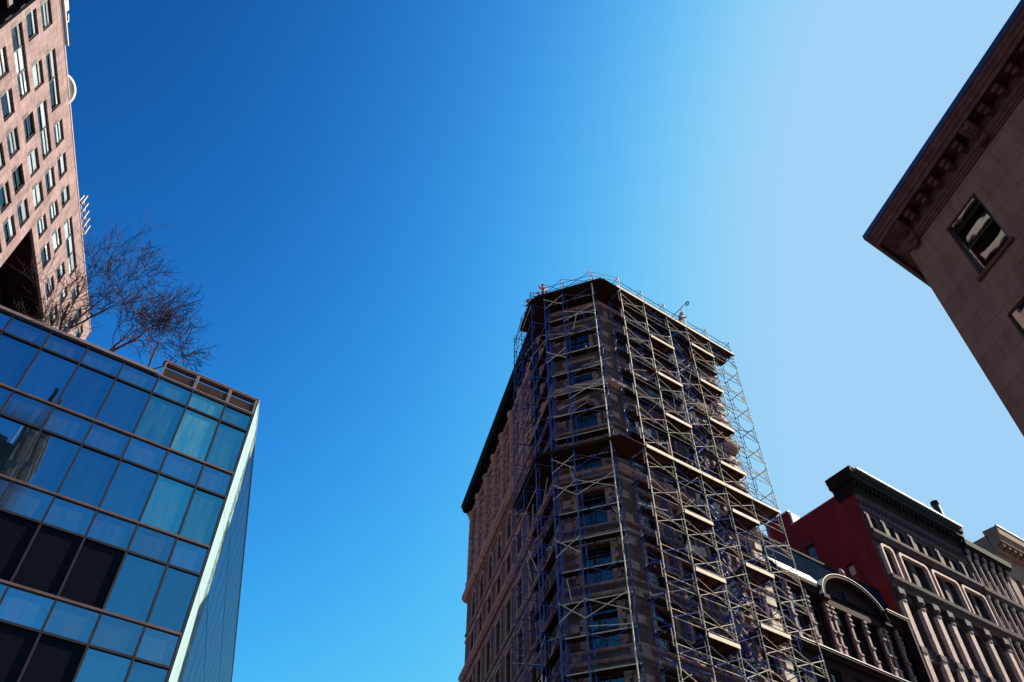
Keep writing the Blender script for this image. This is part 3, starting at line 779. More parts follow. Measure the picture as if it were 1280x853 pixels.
# ------------------------------------------------------------------ pink apartment tower
def tower():
    T = Vector((-53.76, 68.40, 0)); ZT = 80.25
    F = Frame((T.x, T.y), 74.7)             # a to the right = B direction: negative values come towards us
    t = thing('apartment_tower', 'tall pink brick apartment tower with sunlit rows of windows beyond the glass block', 'building', (T.x, T.y, 0))
    H = 2.06; FW = 2.4
    wins = []      # (a centre, width, z centre, panes)
    fl = [77.3, 74.35, 71.5, 68.25, 65.4, 62.5, 59.6, 56.7]
    lay = {0: [(-42.5, FW), (-36.0, 5.9), (-30.25, FW), (-26.4, FW), (-22.6, 2.0), (-15.75, 7.4), (-8.8, 1.9), (-5.2, 1.7), (-2.5, 1.4)],
           1: [(-42.7, FW), (-37.9, FW), (-32.15, 5.7), (-26.4, FW), (-22.55, 2.0), (-18.85, FW), (-14.4, 1.8), (-11.0, 1.5), (-6.0, 1.6)],
           2: [(-40.45, 6.6), (-34.0, FW), (-30.2, FW), (-26.4, FW), (-22.65, 2.0), (-18.85, FW), (-14.5, 2.0), (-10.4, 2.1), (-5.5, 1.6)],
           3: [(-41.7, FW), (-37.9, FW), (-34.1, FW), (-30.3, FW), (-26.45, FW), (-9.0, 1.9), (-5.0, 1.7)],
           4: [(-41.7, FW), (-37.9, FW), (-34.1, FW), (-30.1, FW), (-26.4, FW), (-8.9, 1.9), (-5.0, 1.7)]}
    for r in (5, 6, 7): lay[r] = [(-41.7 + 3.8 * k, FW) for k in range(5)] + [(-8.9, 1.9), (-5.0, 1.7)]
    holes = []; vents = []
    for r, L in lay.items():
        for a, w in L: holes.append((a - w / 2, a + w / 2, fl[r] - H / 2, fl[r] + H / 2))
    rec = (-24.0, -12.0, 56.0, 69.4)
    holes.append((-56.0, -44.5, 55, 76.2))
    b = MB()
    wall_holes(b, F, -58, 0, 0, ZT, holes + [rec], .3)
    FE = Frame((T.x, T.y), -15.3)
    b.box(FE, 0, 22, -.3, -.001, 0, ZT)
    far = F.P(-58, 0, 0)
    b.box(Frame((far.x, far.y), 164.7), -22, 0, -.3, -.001, 0, ZT)
    b.build('wall', M['pink'], t)
    b = MB(); b.box(F, -57.6, -.4, -21, -.4, ZT - .5, ZT - .4); b.build('roof', M['asphalt'], t)
    b = MB(); b.box(F, -43.9, -24.6, -1.4, -1.35, 50, ZT - .6); b.box(F, -11.5, -.5, -1.4, -1.35, 50, ZT - .6); b.box(F, -24.6, -11.5, -1.4, -1.35, 70, ZT - .6); b.build('interior', M['dark'], t)
    b = MB(); b.box(F, -58, .03, -.3, .05, ZT, ZT + .22); b.build('coping', M['coping'], t)
    for r, L in lay.items():
        for a, w in L:
            n = 1 if w < 3 else (2 if w < 6.3 else 3)
            for k in range(n):
                ww = w / n; c = a - w / 2 + ww * (k + .5)
                window(F, c, fl[r] - H / 2, ww - .004, H, t, 'h' if rnd.random() < .5 else 't', -.17, M['mullion'], .85, tilt=.02)
            if r < 6:
                v = MB(); v.box(F, a - w / 2 - .38, a - w / 2 - .06, -.02, .02, fl[r] - H / 2 + .05, fl[r] - H / 2 + 1.0)
                v.build('vent_grille', M['black'], t)
    # deep glazed loggia
    b = MB(); a0, a1, z0, z1 = rec; d = -4.0
    b.face([F.P(a0, -.42, z1), F.P(a1, -.42, z1), F.P(a1, d, z1), F.P(a0, d, z1)]); b.face([F.P(a1, -.42, z0), F.P(a1, -.42, z1), F.P(a1, d, z1), F.P(a1, d, z0)])
    b.face([F.P(a0, -.42, z0), F.P(a0, -.42, z1), F.P(a0, d, z1), F.P(a0, d, z0)]); b.face([F.P(a0, -.42, z0), F.P(a1, -.42, z0), F.P(a1, d, z0), F.P(a0, d, z0)])
    b.face([F.P(a0, d - 1, z0), F.P(a1, d - 1, z0), F.P(a1, d - 1, z1), F.P(a0, d - 1, z1)])
    b.build('loggia', M['maroon'], t)
    for i in range(3):
        for j in range(4):
            window(F, a0 + 2 + 4 * i, z0 + .1 + 3.3 * j, 3.9, 3.2, t, '3h', d + .1, None, .5, 'loggia_window', .012)
    # shadowed recess with dark louvred galleries
    b = MB(); a0, a1, z0, z1 = -56.0, -44.5, 55, 76.2; d = -5
    for c in ([(a0, -.42, z1), (a1, -.42, z1), (a1, d, z1), (a0, d, z1)], [(a1, -.42, z0), (a1, -.42, z1), (a1, d, z1), (a1, d, z0)], [(a0, d, z0), (a1, d, z0), (a1, d, z1), (a0, d, z1)], [(a0, -.42, z0), (a0, -.42, z1), (a0, d, z1), (a0, d, z0)]):
        b.face([F.P(*x) for x in c])
    b.build('gallery_recess', M['maroon'], t)
    for k in range(7):
        z = z0 + 3.0 * k; m = MB(); m.box(F, a0 + .02, a1 - .02, d + .05, -1.0, z + 2.5, z + 2.8); m.build('gallery_floor', M['maroon'], t)
        m = MB(); m.box(F, a0 + .05, a1 - .05, -1.1, -1.05, z + 2.8, z + 3.6); m.build('gallery_railing', M['frame_dark'], t)
    # on the roof edge
    o = thing('roof_dish', 'round white dish standing on the roof edge of the pink tower', 'dish', F.P(-33.8, -.5, ZT + .2))
    m = MB(); c = F.P(-33.8, -.45, ZT - .35); n = 24; dv = (F.n * .75 - F.u * .25 - Z * .35).normalized(); ux = (F.u - dv * F.u.dot(dv)).normalized(); uy = dv.cross(ux).normalized()
    rings = []
    for r, dd in ((0.05, -.45), (.8, -.36), (1.4, -.16), (1.62, 0), (1.62, .09), (1.4, -.02), (.8, -.22), (.05, -.3)):
        bI = len(m.v)
        for k in range(n):
            tt = 2 * math.pi * k / n; m.v.append(tuple(c + ux * r * math.cos(tt) + uy * r * math.sin(tt) + dv * dd))
        rings.append(bI)
    for i in range(len(rings) - 1):
        for k in range(n):
            k2 = (k + 1) % n; m.f.append((rings[i] + k, rings[i] + k2, rings[i + 1] + k2, rings[i + 1] + k)); m.uv.append([(0, 0)] * 4); m.m.append(0)
    m.build('reflector', M['white'], o, True)
    m = MB(); m.tube([F.P(-33.8, -.5, ZT), c - dv * .4], .07, 8); m.build('mast', M['galv'], o)
    m = MB(); m.tube([c - dv * .3, c + dv * .35], .035, 6); m.build('feed_arm', M['galv'], o)
    o = thing('antenna_rack', 'rack of five white antenna bars on the roof edge of the pink tower', 'antenna', F.P(-17.5, -.3, ZT + .2))
    for k in range(5):
        m = MB(); a = -19.6 + 1.05 * k; m.box(F, a - .09, a + .09, .1, .26, ZT + .3, ZT + 2.0); m.build('antenna_bar', M['white'], o)
    m = MB(); m.tube([F.P(-20, .0, ZT + .6), F.P(-15, .0, ZT + .6)], .04, 6); m.tube([F.P(-20, .0, ZT + 1.5), F.P(-15, .0, ZT + 1.5)], .04, 6)
    for a in (-19.8, -15.2): m.tube([F.P(a, -.1, ZT + .15), F.P(a, .02, ZT + 1.6)], .05, 6)
    m.build('mount', M['galv'], o)
    o = thing('roof_pipes', 'pale pipes and vents clipped along the top edge of the pink tower', 'pipe', F.P(-42, -.2, ZT + .2))
    m = MB(); m.tube([F.P(-46, .2, ZT + .35), F.P(-38.3, .2, ZT + .35)], .14, 8); m.tube([F.P(-40.5, .0, ZT + .2), F.P(-40.5, .2, ZT + .9), F.P(-41.2, .2, ZT + 1.0)], .09, 6)
    m.tube([F.P(-43.5, .0, ZT + .2), F.P(-43.5, .2, ZT + 1.3)], .1, 6); m.build('pipe', M['zinc'], o)
    m = MB(); m.box(F, -42.6, -41.6, -.2, .3, ZT + .5, ZT + 1.1); m.build('vent_box', M['zinc'], o)

# ------------------------------------------------------------------ bare trees on the terrace
def tree(label, base, h, lean, seed):
    r = random.Random(seed); base = Vector(base)
    t = thing('bare_tree', label, 'tree', base, 'bare trees on the roof terrace')
    trunk, twigs = MB(), MB(); lean = Vector(lean)
    def grow(p, d, L, rad, depth):
        n = 5 if depth < 2 else 4 if depth < 4 else 3
        pts = [p]; rr = [rad]; dd = d.copy(); dirs = [dd.copy()]
        for i in range(n):
            dd = (dd + Vector((r.uniform(-1, 1), r.uniform(-1, 1), r.uniform(-.8, .9))) * (.14 + .035 * depth) + Vector((0, 0, .05))).normalized()
            pts.append(pts[-1] + dd * (L / n)); rr.append(max(.011, rad * (1 - .45 * (i + 1) / n))); dirs.append(dd.copy())
        (trunk if depth < 3 else twigs).tube(pts, rr, 7 if depth < 2 else 5 if depth < 3 else 3, cap=depth < 3)
        if depth >= 6: return
        kids = (3, 3, 3, 3, 3, 2)[depth] if depth < 6 else 0
        for k in range(kids):
            f = (.45 if depth == 0 else .25) + (.75 if depth else .55) * (k + r.uniform(.3, 1)) / kids; f = min(1, f)
            i = min(n - 1, int(f * n)); q = pts[i].lerp(pts[i + 1], f * n - i)
            ax = Vector((r.uniform(-1, 1), r.uniform(-1, 1), r.uniform(-1, 1))).normalized()
            side = dirs[i + 1].cross(ax).normalized(); ang = r.uniform(.35, .9) * (1.0 if k < kids - 1 else .4)
            nd = (dirs[i + 1] * math.cos(ang) + side * math.sin(ang)).normalized()
            if depth < 3: nd = (nd + lean * .22).normalized()
            grow(q, nd, L * r.uniform(.58, .92), max(.009, rr[i] * r.uniform(.45, .62)), depth + 1)
    grow(base, (Z + lean * .3).normalized(), h * .30, h * .016, 0)
    trunk.build('trunk', M['bark'], t); twigs.build('crown', M['twig'], t)

# ------------------------------------------------------------------ brown block at upper right
def right_building():
    C = Vector((12.79, 15.37, 0)); F = Frame((C.x, C.y), -105.3)      # a grows towards us
    t = thing('corner_block', 'brown sandstone block with heavy bracketed cornice and blue roof edge, close by', 'building', (C.x, C.y, 0))
    tops = [22.4 - 4.06 * k for k in range(6)]
    holes = []; cols = [2.14 + 3.55 * k for k in range(7)]
    for zt in tops:
        if zt < 3: continue
        for c in cols: holes.append((c - .67, c + .67, zt - 2.38, zt))
    b = MB(); wall_holes(b, F, 0, 26, 0, 24.2, holes, .24)
    F2 = Frame((C.x, C.y), -34.8)                                      # the hidden face round the corner, running away along R
    b.box(F2, -30, -.002, -.3, 0, 0, 24.2)
    e = F.P(26, 0, 0); b.box(Frame((e.x, e.y), 145.2), 0, 30, -.3, 0, 0, 24.2)
    b.build('wall', M['rbrown'], t)
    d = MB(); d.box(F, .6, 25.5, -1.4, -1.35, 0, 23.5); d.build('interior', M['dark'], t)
    r = MB(); r.box(F, .5, 25.5, -25, -.2, 23.8, 23.9); r.build('roof', M['asphalt'], t)
    for zt in tops:
        if zt < 8: continue
        for c in cols[:4]:
            window(F, c, zt - 2.38, 1.336, 2.38, t, 'h', -.14, None, 0, glass='mirror', tilt=0).children[0].rotation_euler.x = .075
            m = MB(); m.box(F, c - .75, c + .75, -.02, .07, zt - 2.52, zt - 2.39); m.build('sill', M['rtrim'], t)
    far = F.P(26, 0, 0); e2 = F2.P(-30, 0, 0)
    path = mitre([(e2.x, e2.y), (C.x, C.y), (far.x, far.y)], [-34.8, -105.3])
    def pf(name, prof, mat, par=t): b = MB(); b.profile(path, prof); return b.build(name, mat, par)
    pf('bed_moulding', [(-.05, 23.12), (.04, 23.12), (.05, 23.2), (.09, 23.22), (.10, 23.30), (.15, 23.34), (.16, 23.42), (-.05, 23.42)], M['rtrim'])
    pf('soffit', [(-.05, 23.422), (.1, 23.422), (.1, 23.98), (.56, 24.0), (.56, 24.1), (-.3, 24.1)], M['rtrim'])
    co = pf('cornice', [(.561, 23.9), (.60, 23.9), (.61, 24.06), (.66, 24.09), (.68, 24.2), (.75, 24.27), (.78, 24.36), (.0, 24.36), (.0, 24.103), (.561, 24.103)], M['rtrim'])
    pf('roof_edge', [(.0, 24.362), (.80, 24.362), (.83, 24.40), (.83, 24.60), (.0, 24.72)], M['navy_metal'])
    # modillions in pairs, big scrolled consoles, the rosette on the corner
    k = 0; a = 1.0
    while a < 12:
        if abs((a - .45) % 3.6) > .35:
            m = MB(); m.box(F, a - .12, a + .12, .101, .47, 23.74, 23.979); m.box(F, a - .09, a + .09, .101, .36, 23.58, 23.74); m.box(F, a - .14, a + .14, .101, .5, 23.9, 23.978)
            m.build('modillion', M['rtrim'], t)
        a += .62
    for c in (.45, 4.05, 7.65, 11.25):
        m = MB(); pr = []
        for q in range(13):
            tt = q / 12; s = .52 - .38 * tt + .09 * math.sin(tt * math.pi * 2); z = 23.95 - .72 * tt
            pr.append((s, z))
        for (s0, z0), (s1, z1) in zip(pr, pr[1:]):
            for x0, x1, dx in ((-.19, -.10, .03), (-.10, .10, 0), (.10, .19, .03)):
                m.box(F, c + x0, c + x1, -.01, (s0 + s1) / 2 + dx, z1, z0 + .002)
        m.tube([F.P(c - .2, .42, 23.85), F.P(c + .2, .42, 23.85)], .13, 12); m.tube([F.P(c - .2, .17, 23.27), F.P(c + .2, .17, 23.27)], .11, 12)
        m.build('console_bracket', M['rtrim'], t)
    m = MB(); c = F.P(.42, .1, 23.1)
    for q in range(9):
        ang = q * math.pi * 2 / 8; rr = .13 if q < 8 else 0
        cc = c + F.u * (rr * math.cos(ang)) + Z * (rr * math.sin(ang)); rings = []
        for i in range(5):
            ph = math.pi * i / 4 - math.pi / 2; bI = len(m.v); R0 = .075 * math.cos(ph) + .004
            for k in range(8):
                tt = 2 * math.pi * k / 8; m.v.append(tuple(cc + F.u * R0 * math.cos(tt) + Z * R0 * math.sin(tt) + F.n * (.07 * math.sin(ph) + .02)))
            rings.append(bI)
        for i in range(4):
            for k in range(8):
                k2 = (k + 1) % 8; m.f.append((rings[i] + k, rings[i] + k2, rings[i + 1] + k2, rings[i + 1] + k)); m.uv.append([(0, 0)] * 4); m.m.append(0)
    m.build('rosette', M['rtrim'], t, True)

# ------------------------------------------------------------------ avenue row, right of the scaffold
def brown_building():
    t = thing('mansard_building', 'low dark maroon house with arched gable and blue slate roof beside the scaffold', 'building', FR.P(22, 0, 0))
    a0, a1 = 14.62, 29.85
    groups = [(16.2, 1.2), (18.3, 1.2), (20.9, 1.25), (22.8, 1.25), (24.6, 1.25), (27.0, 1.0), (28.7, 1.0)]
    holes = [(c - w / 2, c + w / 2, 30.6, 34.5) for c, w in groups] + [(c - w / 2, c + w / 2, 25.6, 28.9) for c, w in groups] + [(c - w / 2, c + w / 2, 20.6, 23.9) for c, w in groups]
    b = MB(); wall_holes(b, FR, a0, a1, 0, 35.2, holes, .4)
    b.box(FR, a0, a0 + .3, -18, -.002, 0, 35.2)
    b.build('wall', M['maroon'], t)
    d = MB(); d.box(FR, a0 + .4, a1 - .2, -1.3, -1.25, 0, 35); d.build('interior', M['dark'], t)
    for h in holes: window(FR, (h[0] + h[1]) / 2, h[2], h[1] - h[0] - .004, h[3] - h[2], t, 'h', -.28, None, .25)
    def led(name, z, hh, s, mat, x0=a0, x1=a1):
        m = MB(); m.profile([(FR.P(x0, 0, 0).xy[:], tuple(FR.n.xy)), (FR.P(x1, 0, 0).xy[:], tuple(FR.n.xy))], [(-.02, z), (s * .5, z), (s * .6, z + hh * .4), (s, z + hh * .55), (s, z + hh), (-.02, z + hh)]); return m.build(name, mat, t)
    led('ledge', 29.5, .42, .6, M['maroon']); m = MB(); m.box(FR, a0, a1, .0, .63, 29.922, 29.98); m.build('ledge_flashing', M['zinc'], t)
    led('entablature', 34.75, .75, .5, M['maroon'], a0, 19.2)
    led('entablature', 34.75, .75, .5, M['maroon'], 26.3, a1)
    led('ledge', 24.6, .4, .5, M['maroon'])
    # banded pilasters and colonnettes
    for a in (15.2, 17.25, 19.4, 20.0, 21.85, 23.7, 25.6, 26.2, 27.85, 29.4):
        m = MB(); m.box(FR, a - .17, a + .17, -.02, .26, 30.0, 30.9); m.box(FR, a - .12, a + .12, -.02, .2, 30.9, 33.2)
        for z in (30.85, 31.9, 33.2, 33.6, 34.0): m.box(FR, a - .19, a + .19, -.02, .31, z, z + .14)
        m.box(FR, a - .14, a + .14, -.02, .22, 33.34, 34.74); m.build('pilaster', M['rose'], t)
    # arched gable
    c, half, spring, rise = 22.75, 3.55, 34.75, 2.35; n = 24
    arc = lambda o: [(c + (half + o) * math.cos(math.pi - math.pi * q / n), spring + (rise + o) * math.sin(math.pi * q / n)) for q in range(n + 1)]
    A, Bq = arc(0), arc(.28); m = MB()
    for q in range(n):
        for lo, hi, s in ((A, Bq, .62),):
            p = [lo[q], lo[q + 1], hi[q + 1], hi[q]]
            m.face([FR.P(x, s, z) for x, z in p]); m.face([FR.P(p[2][0], s, p[2][1]), FR.P(p[3][0], s, p[3][1]), FR.P(p[3][0], -.6, p[3][1]), FR.P(p[2][0], -.6, p[2][1])])
            m.face([FR.P(p[0][0], s, p[0][1]), FR.P(p[1][0], s, p[1][1]), FR.P(p[1][0], -.1, p[1][1]), FR.P(p[0][0], -.1, p[0][1])])
    m.box(FR, c - half - .35, c - half + .35, -.05, .66, spring - .3, spring + .02); m.box(FR, c + half - .35, c + half + .35, -.05, .66, spring - .3, spring + .02)
    m.build('gable_arch', M['maroon'], t)
    m = MB(); Cq = arc(.31)
    for q in range(n):
        p = [Bq[q], Bq[q + 1], Cq[q + 1], Cq[q]]
        m.face([FR.P(x, .66, z) for x, z in p]); m.face([FR.P(p[2][0], .66, p[2][1]), FR.P(p[3][0], .66, p[3][1]), FR.P(p[3][0], -.6, p[3][1]), FR.P(p[2][0], -.6, p[2][1])])
    m.build('gable_flashing', M['zinc'], t)
    m = MB(); m.face([FR.P(x, .05, z) for x, z in A]); m.box(FR, c - half + .36, c + half - .36, -.02, .3, spring - .55, spring - .05); m.build('gable_field', M['maroon'], t)
    m = MB(); m.box(FR, c - 1.6, c - .3, .05, .14, spring + .5, spring + .62); m.box(FR, c - .5, c + .5, .05, .2, spring + .7, spring + 1.5); m.build('gable_ornament', M['maroon'], t)
    m = MB(); m.lathe(FR, c, .25, [(.28, spring + rise + .2), (.36, spring + rise + .4), (.2, spring + rise + .62), (.3, spring + rise + .85), (.18, spring + rise + 1.15), (.05, spring + rise + 1.35)], 10); m.build('finial', M['rose'], t)
    # end pavilion with its flat hood
    m = MB(); m.box(FR, 26.35, 29.0, -.02, .9, 35.52, 35.75); m.box(FR, 28.75, 29.0, .2, .9, 30, 35.518); m.build('pavilion_hood', M['maroon'], t)
    m = MB(); m.box(FR, 26.33, 29.02, .0, .93, 35.752, 35.80); m.build('hood_flashing', M['zinc'], t)
    # roof: pale skirt then steep slate
    m = MB()
    m.face([FR.P(a0, .42, 35.504), FR.P(19.5, .42, 35.504), FR.P(19.5, -.5, 37.0), FR.P(a0, -.5, 37.0)]); m.build('roof_skirt', M['zinc'], t)
    m = MB()
    def slope(p): m.face([FR.P(*x) for x in p], [(x[0], x[2]) for x in p])
    slope([(a0, -.52, 37.0), (a1, -.52, 37.0), (a1, -1.15, 39.5), (a0, -1.15, 39.5)])
    slope([(a0, -1.15, 39.5), (a1, -1.15, 39.5), (a1, -16, 39.9), (a0, -16, 39.9)])
    slope([(19.5, .2, 35.3), (a1, .2, 35.3), (a1, -.52, 37.0), (19.5, -.52, 37.0)])
    m.build('mansard_roof', M['slate'], t)
    m = MB(); m.box(FR, a0, a1, -1.3, -1.05, 39.5, 39.7); m.build('roof_curb', M['maroon'], t)

def red_building():
    t = thing('red_walled_building', 'tall iron fronted loft with dark cornice and plain dark red side wall', 'building', FR.P(38, 0, 0))
    a0, a1 = 29.9, 46.2
    W = FR.P(a0, 0, 0); FS = Frame((W.x, W.y), 235.2)         # side wall: a = -(distance back)
    prof = [(-.02, 0, 51.0), (-1.8, -.02, 50.9), (-7.4, -1.8, 50.12), (-10.4, -7.4, 51.75), (-24, -10.4, 50.3)]
    b = MB()
    sw = [(-6.75, -5.75, 45.1, 47.0), (-3.3, -2.5, 41.0, 43.2)]
    wall_holes(b, FS, -24, -.0, 0, 50.1, sw, .22)
    for x0, x1, z in prof[1:]: b.box(FS, x0, x1, -.35, 0, 50.1, z)
    b.build('side_wall', M['red'], t)
    b = MB(); b.box(FS, -7.43, -1.8, -.37, .03, 50.12, 50.2); b.box(FS, -10.45, -7.36, -.37, .03, 51.75, 51.86); b.build('wall_coping', M['zinc'], t)
    b = MB(); b.box(FS, -7.35, -7.3, -1.6, -.36, 49, 51.7); b.build('parapet_return', M['white'], t)
    for x0, x1, z0, z1 in sw: window(FS, (x0 + x1) / 2, z0, x1 - x0 - .004, z1 - z0, t, 'h', -.18, None, 1 if x0 > -4 else 0)
    m = MB(); m.box(FS, -8.3, -5.6, -.02, .1, 47.05, 47.2); m.build('window_hood', M['black'], t)
    # front
    row1 = [31.35, 34.0, 35.35, 38.1, 39.45, 42.2, 43.55, 45.4]
    row2 = [31.3, 34.0, 36.0, 38.7, 40.6, 43.2, 45.0]
    row3 = [31.85, 34.2, 36.2, 38.5, 41.2, 43.9]
    holes = [(c - .46, c + .46, 45.35, 47.15) for c in row1] + [(c - .62, c + .62, 40.75, 43.9) for c in row2]
    for zb, zt in ((34.6, 38.6), (28.9, 33.2), (23, 27.4)): holes += [(c - .72, c + .72, zb, zt) for c in row3]
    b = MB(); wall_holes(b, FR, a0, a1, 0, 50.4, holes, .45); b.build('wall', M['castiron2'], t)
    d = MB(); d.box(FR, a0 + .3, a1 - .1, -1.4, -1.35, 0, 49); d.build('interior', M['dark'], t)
    d = MB(); d.face([FR.P(a0 + .3, -.3, 50), FR.P(a1, -.3, 50), FR.P(a1, -23, 50), FR.P(a0 + .3, -23, 50)]); d.build('roof', M['asphalt'], t)
    for h in holes:
        window(FR, (h[0] + h[1]) / 2, h[2], h[1] - h[0] - .004, h[3] - h[2], t, 'h', -.33, None, .3)
    p0 = FR.P(a0, 0, 0); p1 = FR.P(a1, 0, 0)
    def band(name, prof, mat, x0=a0, x1=a1, ret=0):
        m = MB()
        q0 = FR.P(x0, 0, 0); q1 = FR.P(x1, 0, 0)
        if ret:
            qb = FS.P(-ret, 0, 0); path = mitre([(qb.x, qb.y), (q0.x, q0.y), (q1.x, q1.y)], [235.2, 145.2])
        else: path = mitre([(q0.x, q0.y), (q1.x, q1.y)], [145.2])
        m.profile(path, prof); return m.build(name, mat, t)
    co = band('cornice', [(-.05, 49.25), (.15, 49.25), (.25, 49.6), (.45, 49.75), (.5, 50.2), (.95, 50.3), (.95, 50.7), (1.08, 50.85), (1.15, 51.35), (-.3, 51.4)], M['cornice_dark'], ret=1.75)
    band('gutter', [(1.0, 51.402), (1.28, 51.402), (1.28, 51.46), (1.10, 51.80), (1.0, 51.80)], M['zinc'])
    for k in range(27):
        a = a0 - .4 + .62 * k; m = MB(); m.box(FR, a - .12, a + .12, .3, .75, 49.8, 50.29); m.build('bracket', M['cornice_dark'], co)
        if k % 2 == 0:
            m = MB(); m.box(FR, a - .035, a + .035, 1.1, 1.2, 51.3, 51.4); m.build('gutter_clip', M['zinc'], t)
    band('frieze', [(-.02, 47.5), (.1, 47.5), (.14, 47.75), (.08, 47.8), (.08, 49.1), (.16, 49.24), (-.02, 49.24)], M['castiron2'])
    for k in range(30):
        a = a0 + .3 + .54 * k; m = MB(); m.lathe(FR, a, .1, [(.02, 48.1), (.17, 48.25), (.19, 48.5), (.15, 48.7), (.02, 48.85)], 8); m.build('frieze_rosette', M['castiron2'], t)
    band('belt', [(-.02, 44.35), (.25, 44.35), (.3, 44.6), (.52, 44.85), (.55, 45.15), (-.02, 45.22)], M['castiron2'])
    band('belt', [(-.02, 39.35), (.28, 39.35), (.32, 39.8), (.62, 40.1), (.66, 40.45), (-.02, 40.55)], M['castiron2'])
    band('spandrel', [(-.02, 33.25), (.12, 33.25), (.16, 33.5), (.1, 33.55), (.1, 34.2), (.18, 34.35), (-.02, 34.5)], M['castiron2'])
    band('spandrel', [(-.02, 27.5), (.12, 27.5), (.16, 27.8), (.1, 27.85), (.1, 28.5), (.18, 28.65), (-.02, 28.8)], M['castiron2'])
    for a in (30.45, 32.7, 36.7, 40.8, 44.7):     # upper storey panels
        m = MB(); m.box(FR, a - .3, a + .3, -.02, .14, 45.25, 47.45); m.box(FR, a - .18, a + .18, .14, .2, 45.5, 47.1); m.build('panel', M['castiron2'], t)
    # rounded surrounds of the second row: slim posts turning into a head
    for c0_, c1_ in ((30.4, 32.2), (32.9, 37.1), (37.6, 41.7), (42.1, 45.9)):
        m = MB(); r = .45; th = .24
        pts = [(c0_, 40.6), (c0_, 43.95 - r)] + [(c0_ + r - r * math.cos(q * math.pi / 12), 43.95 - r + r * math.sin(q * math.pi / 12)) for q in range(1, 7)]
        pts += [(c1_ - r + r * math.sin(q * math.pi / 12), 43.95 - r + r * math.cos(q * math.pi / 12)) for q in range(0, 7)] + [(c1_, 40.6)]
        cx, cz = (c0_ + c1_) / 2, 42
        ins = []
        for x, z in pts:
            ix = x + th if x < c0_ + r else (x - th if x > c1_ - r else x); iz = z - th if z > 43.95 - r + .05 else z
            ins.append((ix, iz))
        for (p, q, pi, qi) in zip(pts, pts[1:], ins, ins[1:]):
            s = .34
            m.face([FR.P(p[0], s, p[1]), FR.P(q[0], s, q[1]), FR.P(qi[0], s, qi[1]), FR.P(pi[0], s, pi[1])])
            m.face([FR.P(p[0], s, p[1]), FR.P(q[0], s, q[1]), FR.P(q[0], 0, q[1]), FR.P(p[0], 0, p[1])])
            m.face([FR.P(pi[0], s, pi[1]), FR.P(qi[0], s, qi[1]), FR.P(qi[0], 0, qi[1]), FR.P(pi[0], 0, pi[1])])
        m.build('window_surround', M['castiron'], t)
    # giant pilasters below
    for a in (30.6, 33.1, 35.25, 37.25, 39.8, 42.6, 45.5):
        m = MB(); m.box(FR, a - .31, a + .31, -.02, .36, 20, 38.2); m.build('pilaster', M['castiron'], t)
        m = MB(); m.box(FR, a - .36, a + .36, -.02, .42, 38.2, 38.4); m.box(FR, a - .42, a + .42, -.02, .5, 38.75, 39.34); m.lathe(FR, a, .18, [(.3, 38.4), (.34, 38.55), (.44, 38.75)], 10)
        m.build('capital', M['castiron2'], t)
        for zz in (33.9, 28.2): m = MB(); m.box(FR, a - .37, a + .37, -.02, .43, zz - .3, zz + .2); m.build('pilaster_block', M['castiron2'], t)
    # vent pipe on the roof
    o = thing('vent_pipe', 'short black vent pipe rising over the dark cornice of the red walled loft', 'pipe', FR.P(45.9, -.2, 50))
    m = MB(); m.tube([FR.P(45.9, -.2, 49.9), FR.P(45.9, -.2, 55.2)], .36, 12); m.build('flue', M['black'], o)
    m = MB(); m.tube([FR.P(45.9, -.2, 54.9), FR.P(45.9, -.2, 55.3)], .42, 12); m.build('collar', M['cornice_dark'], o)

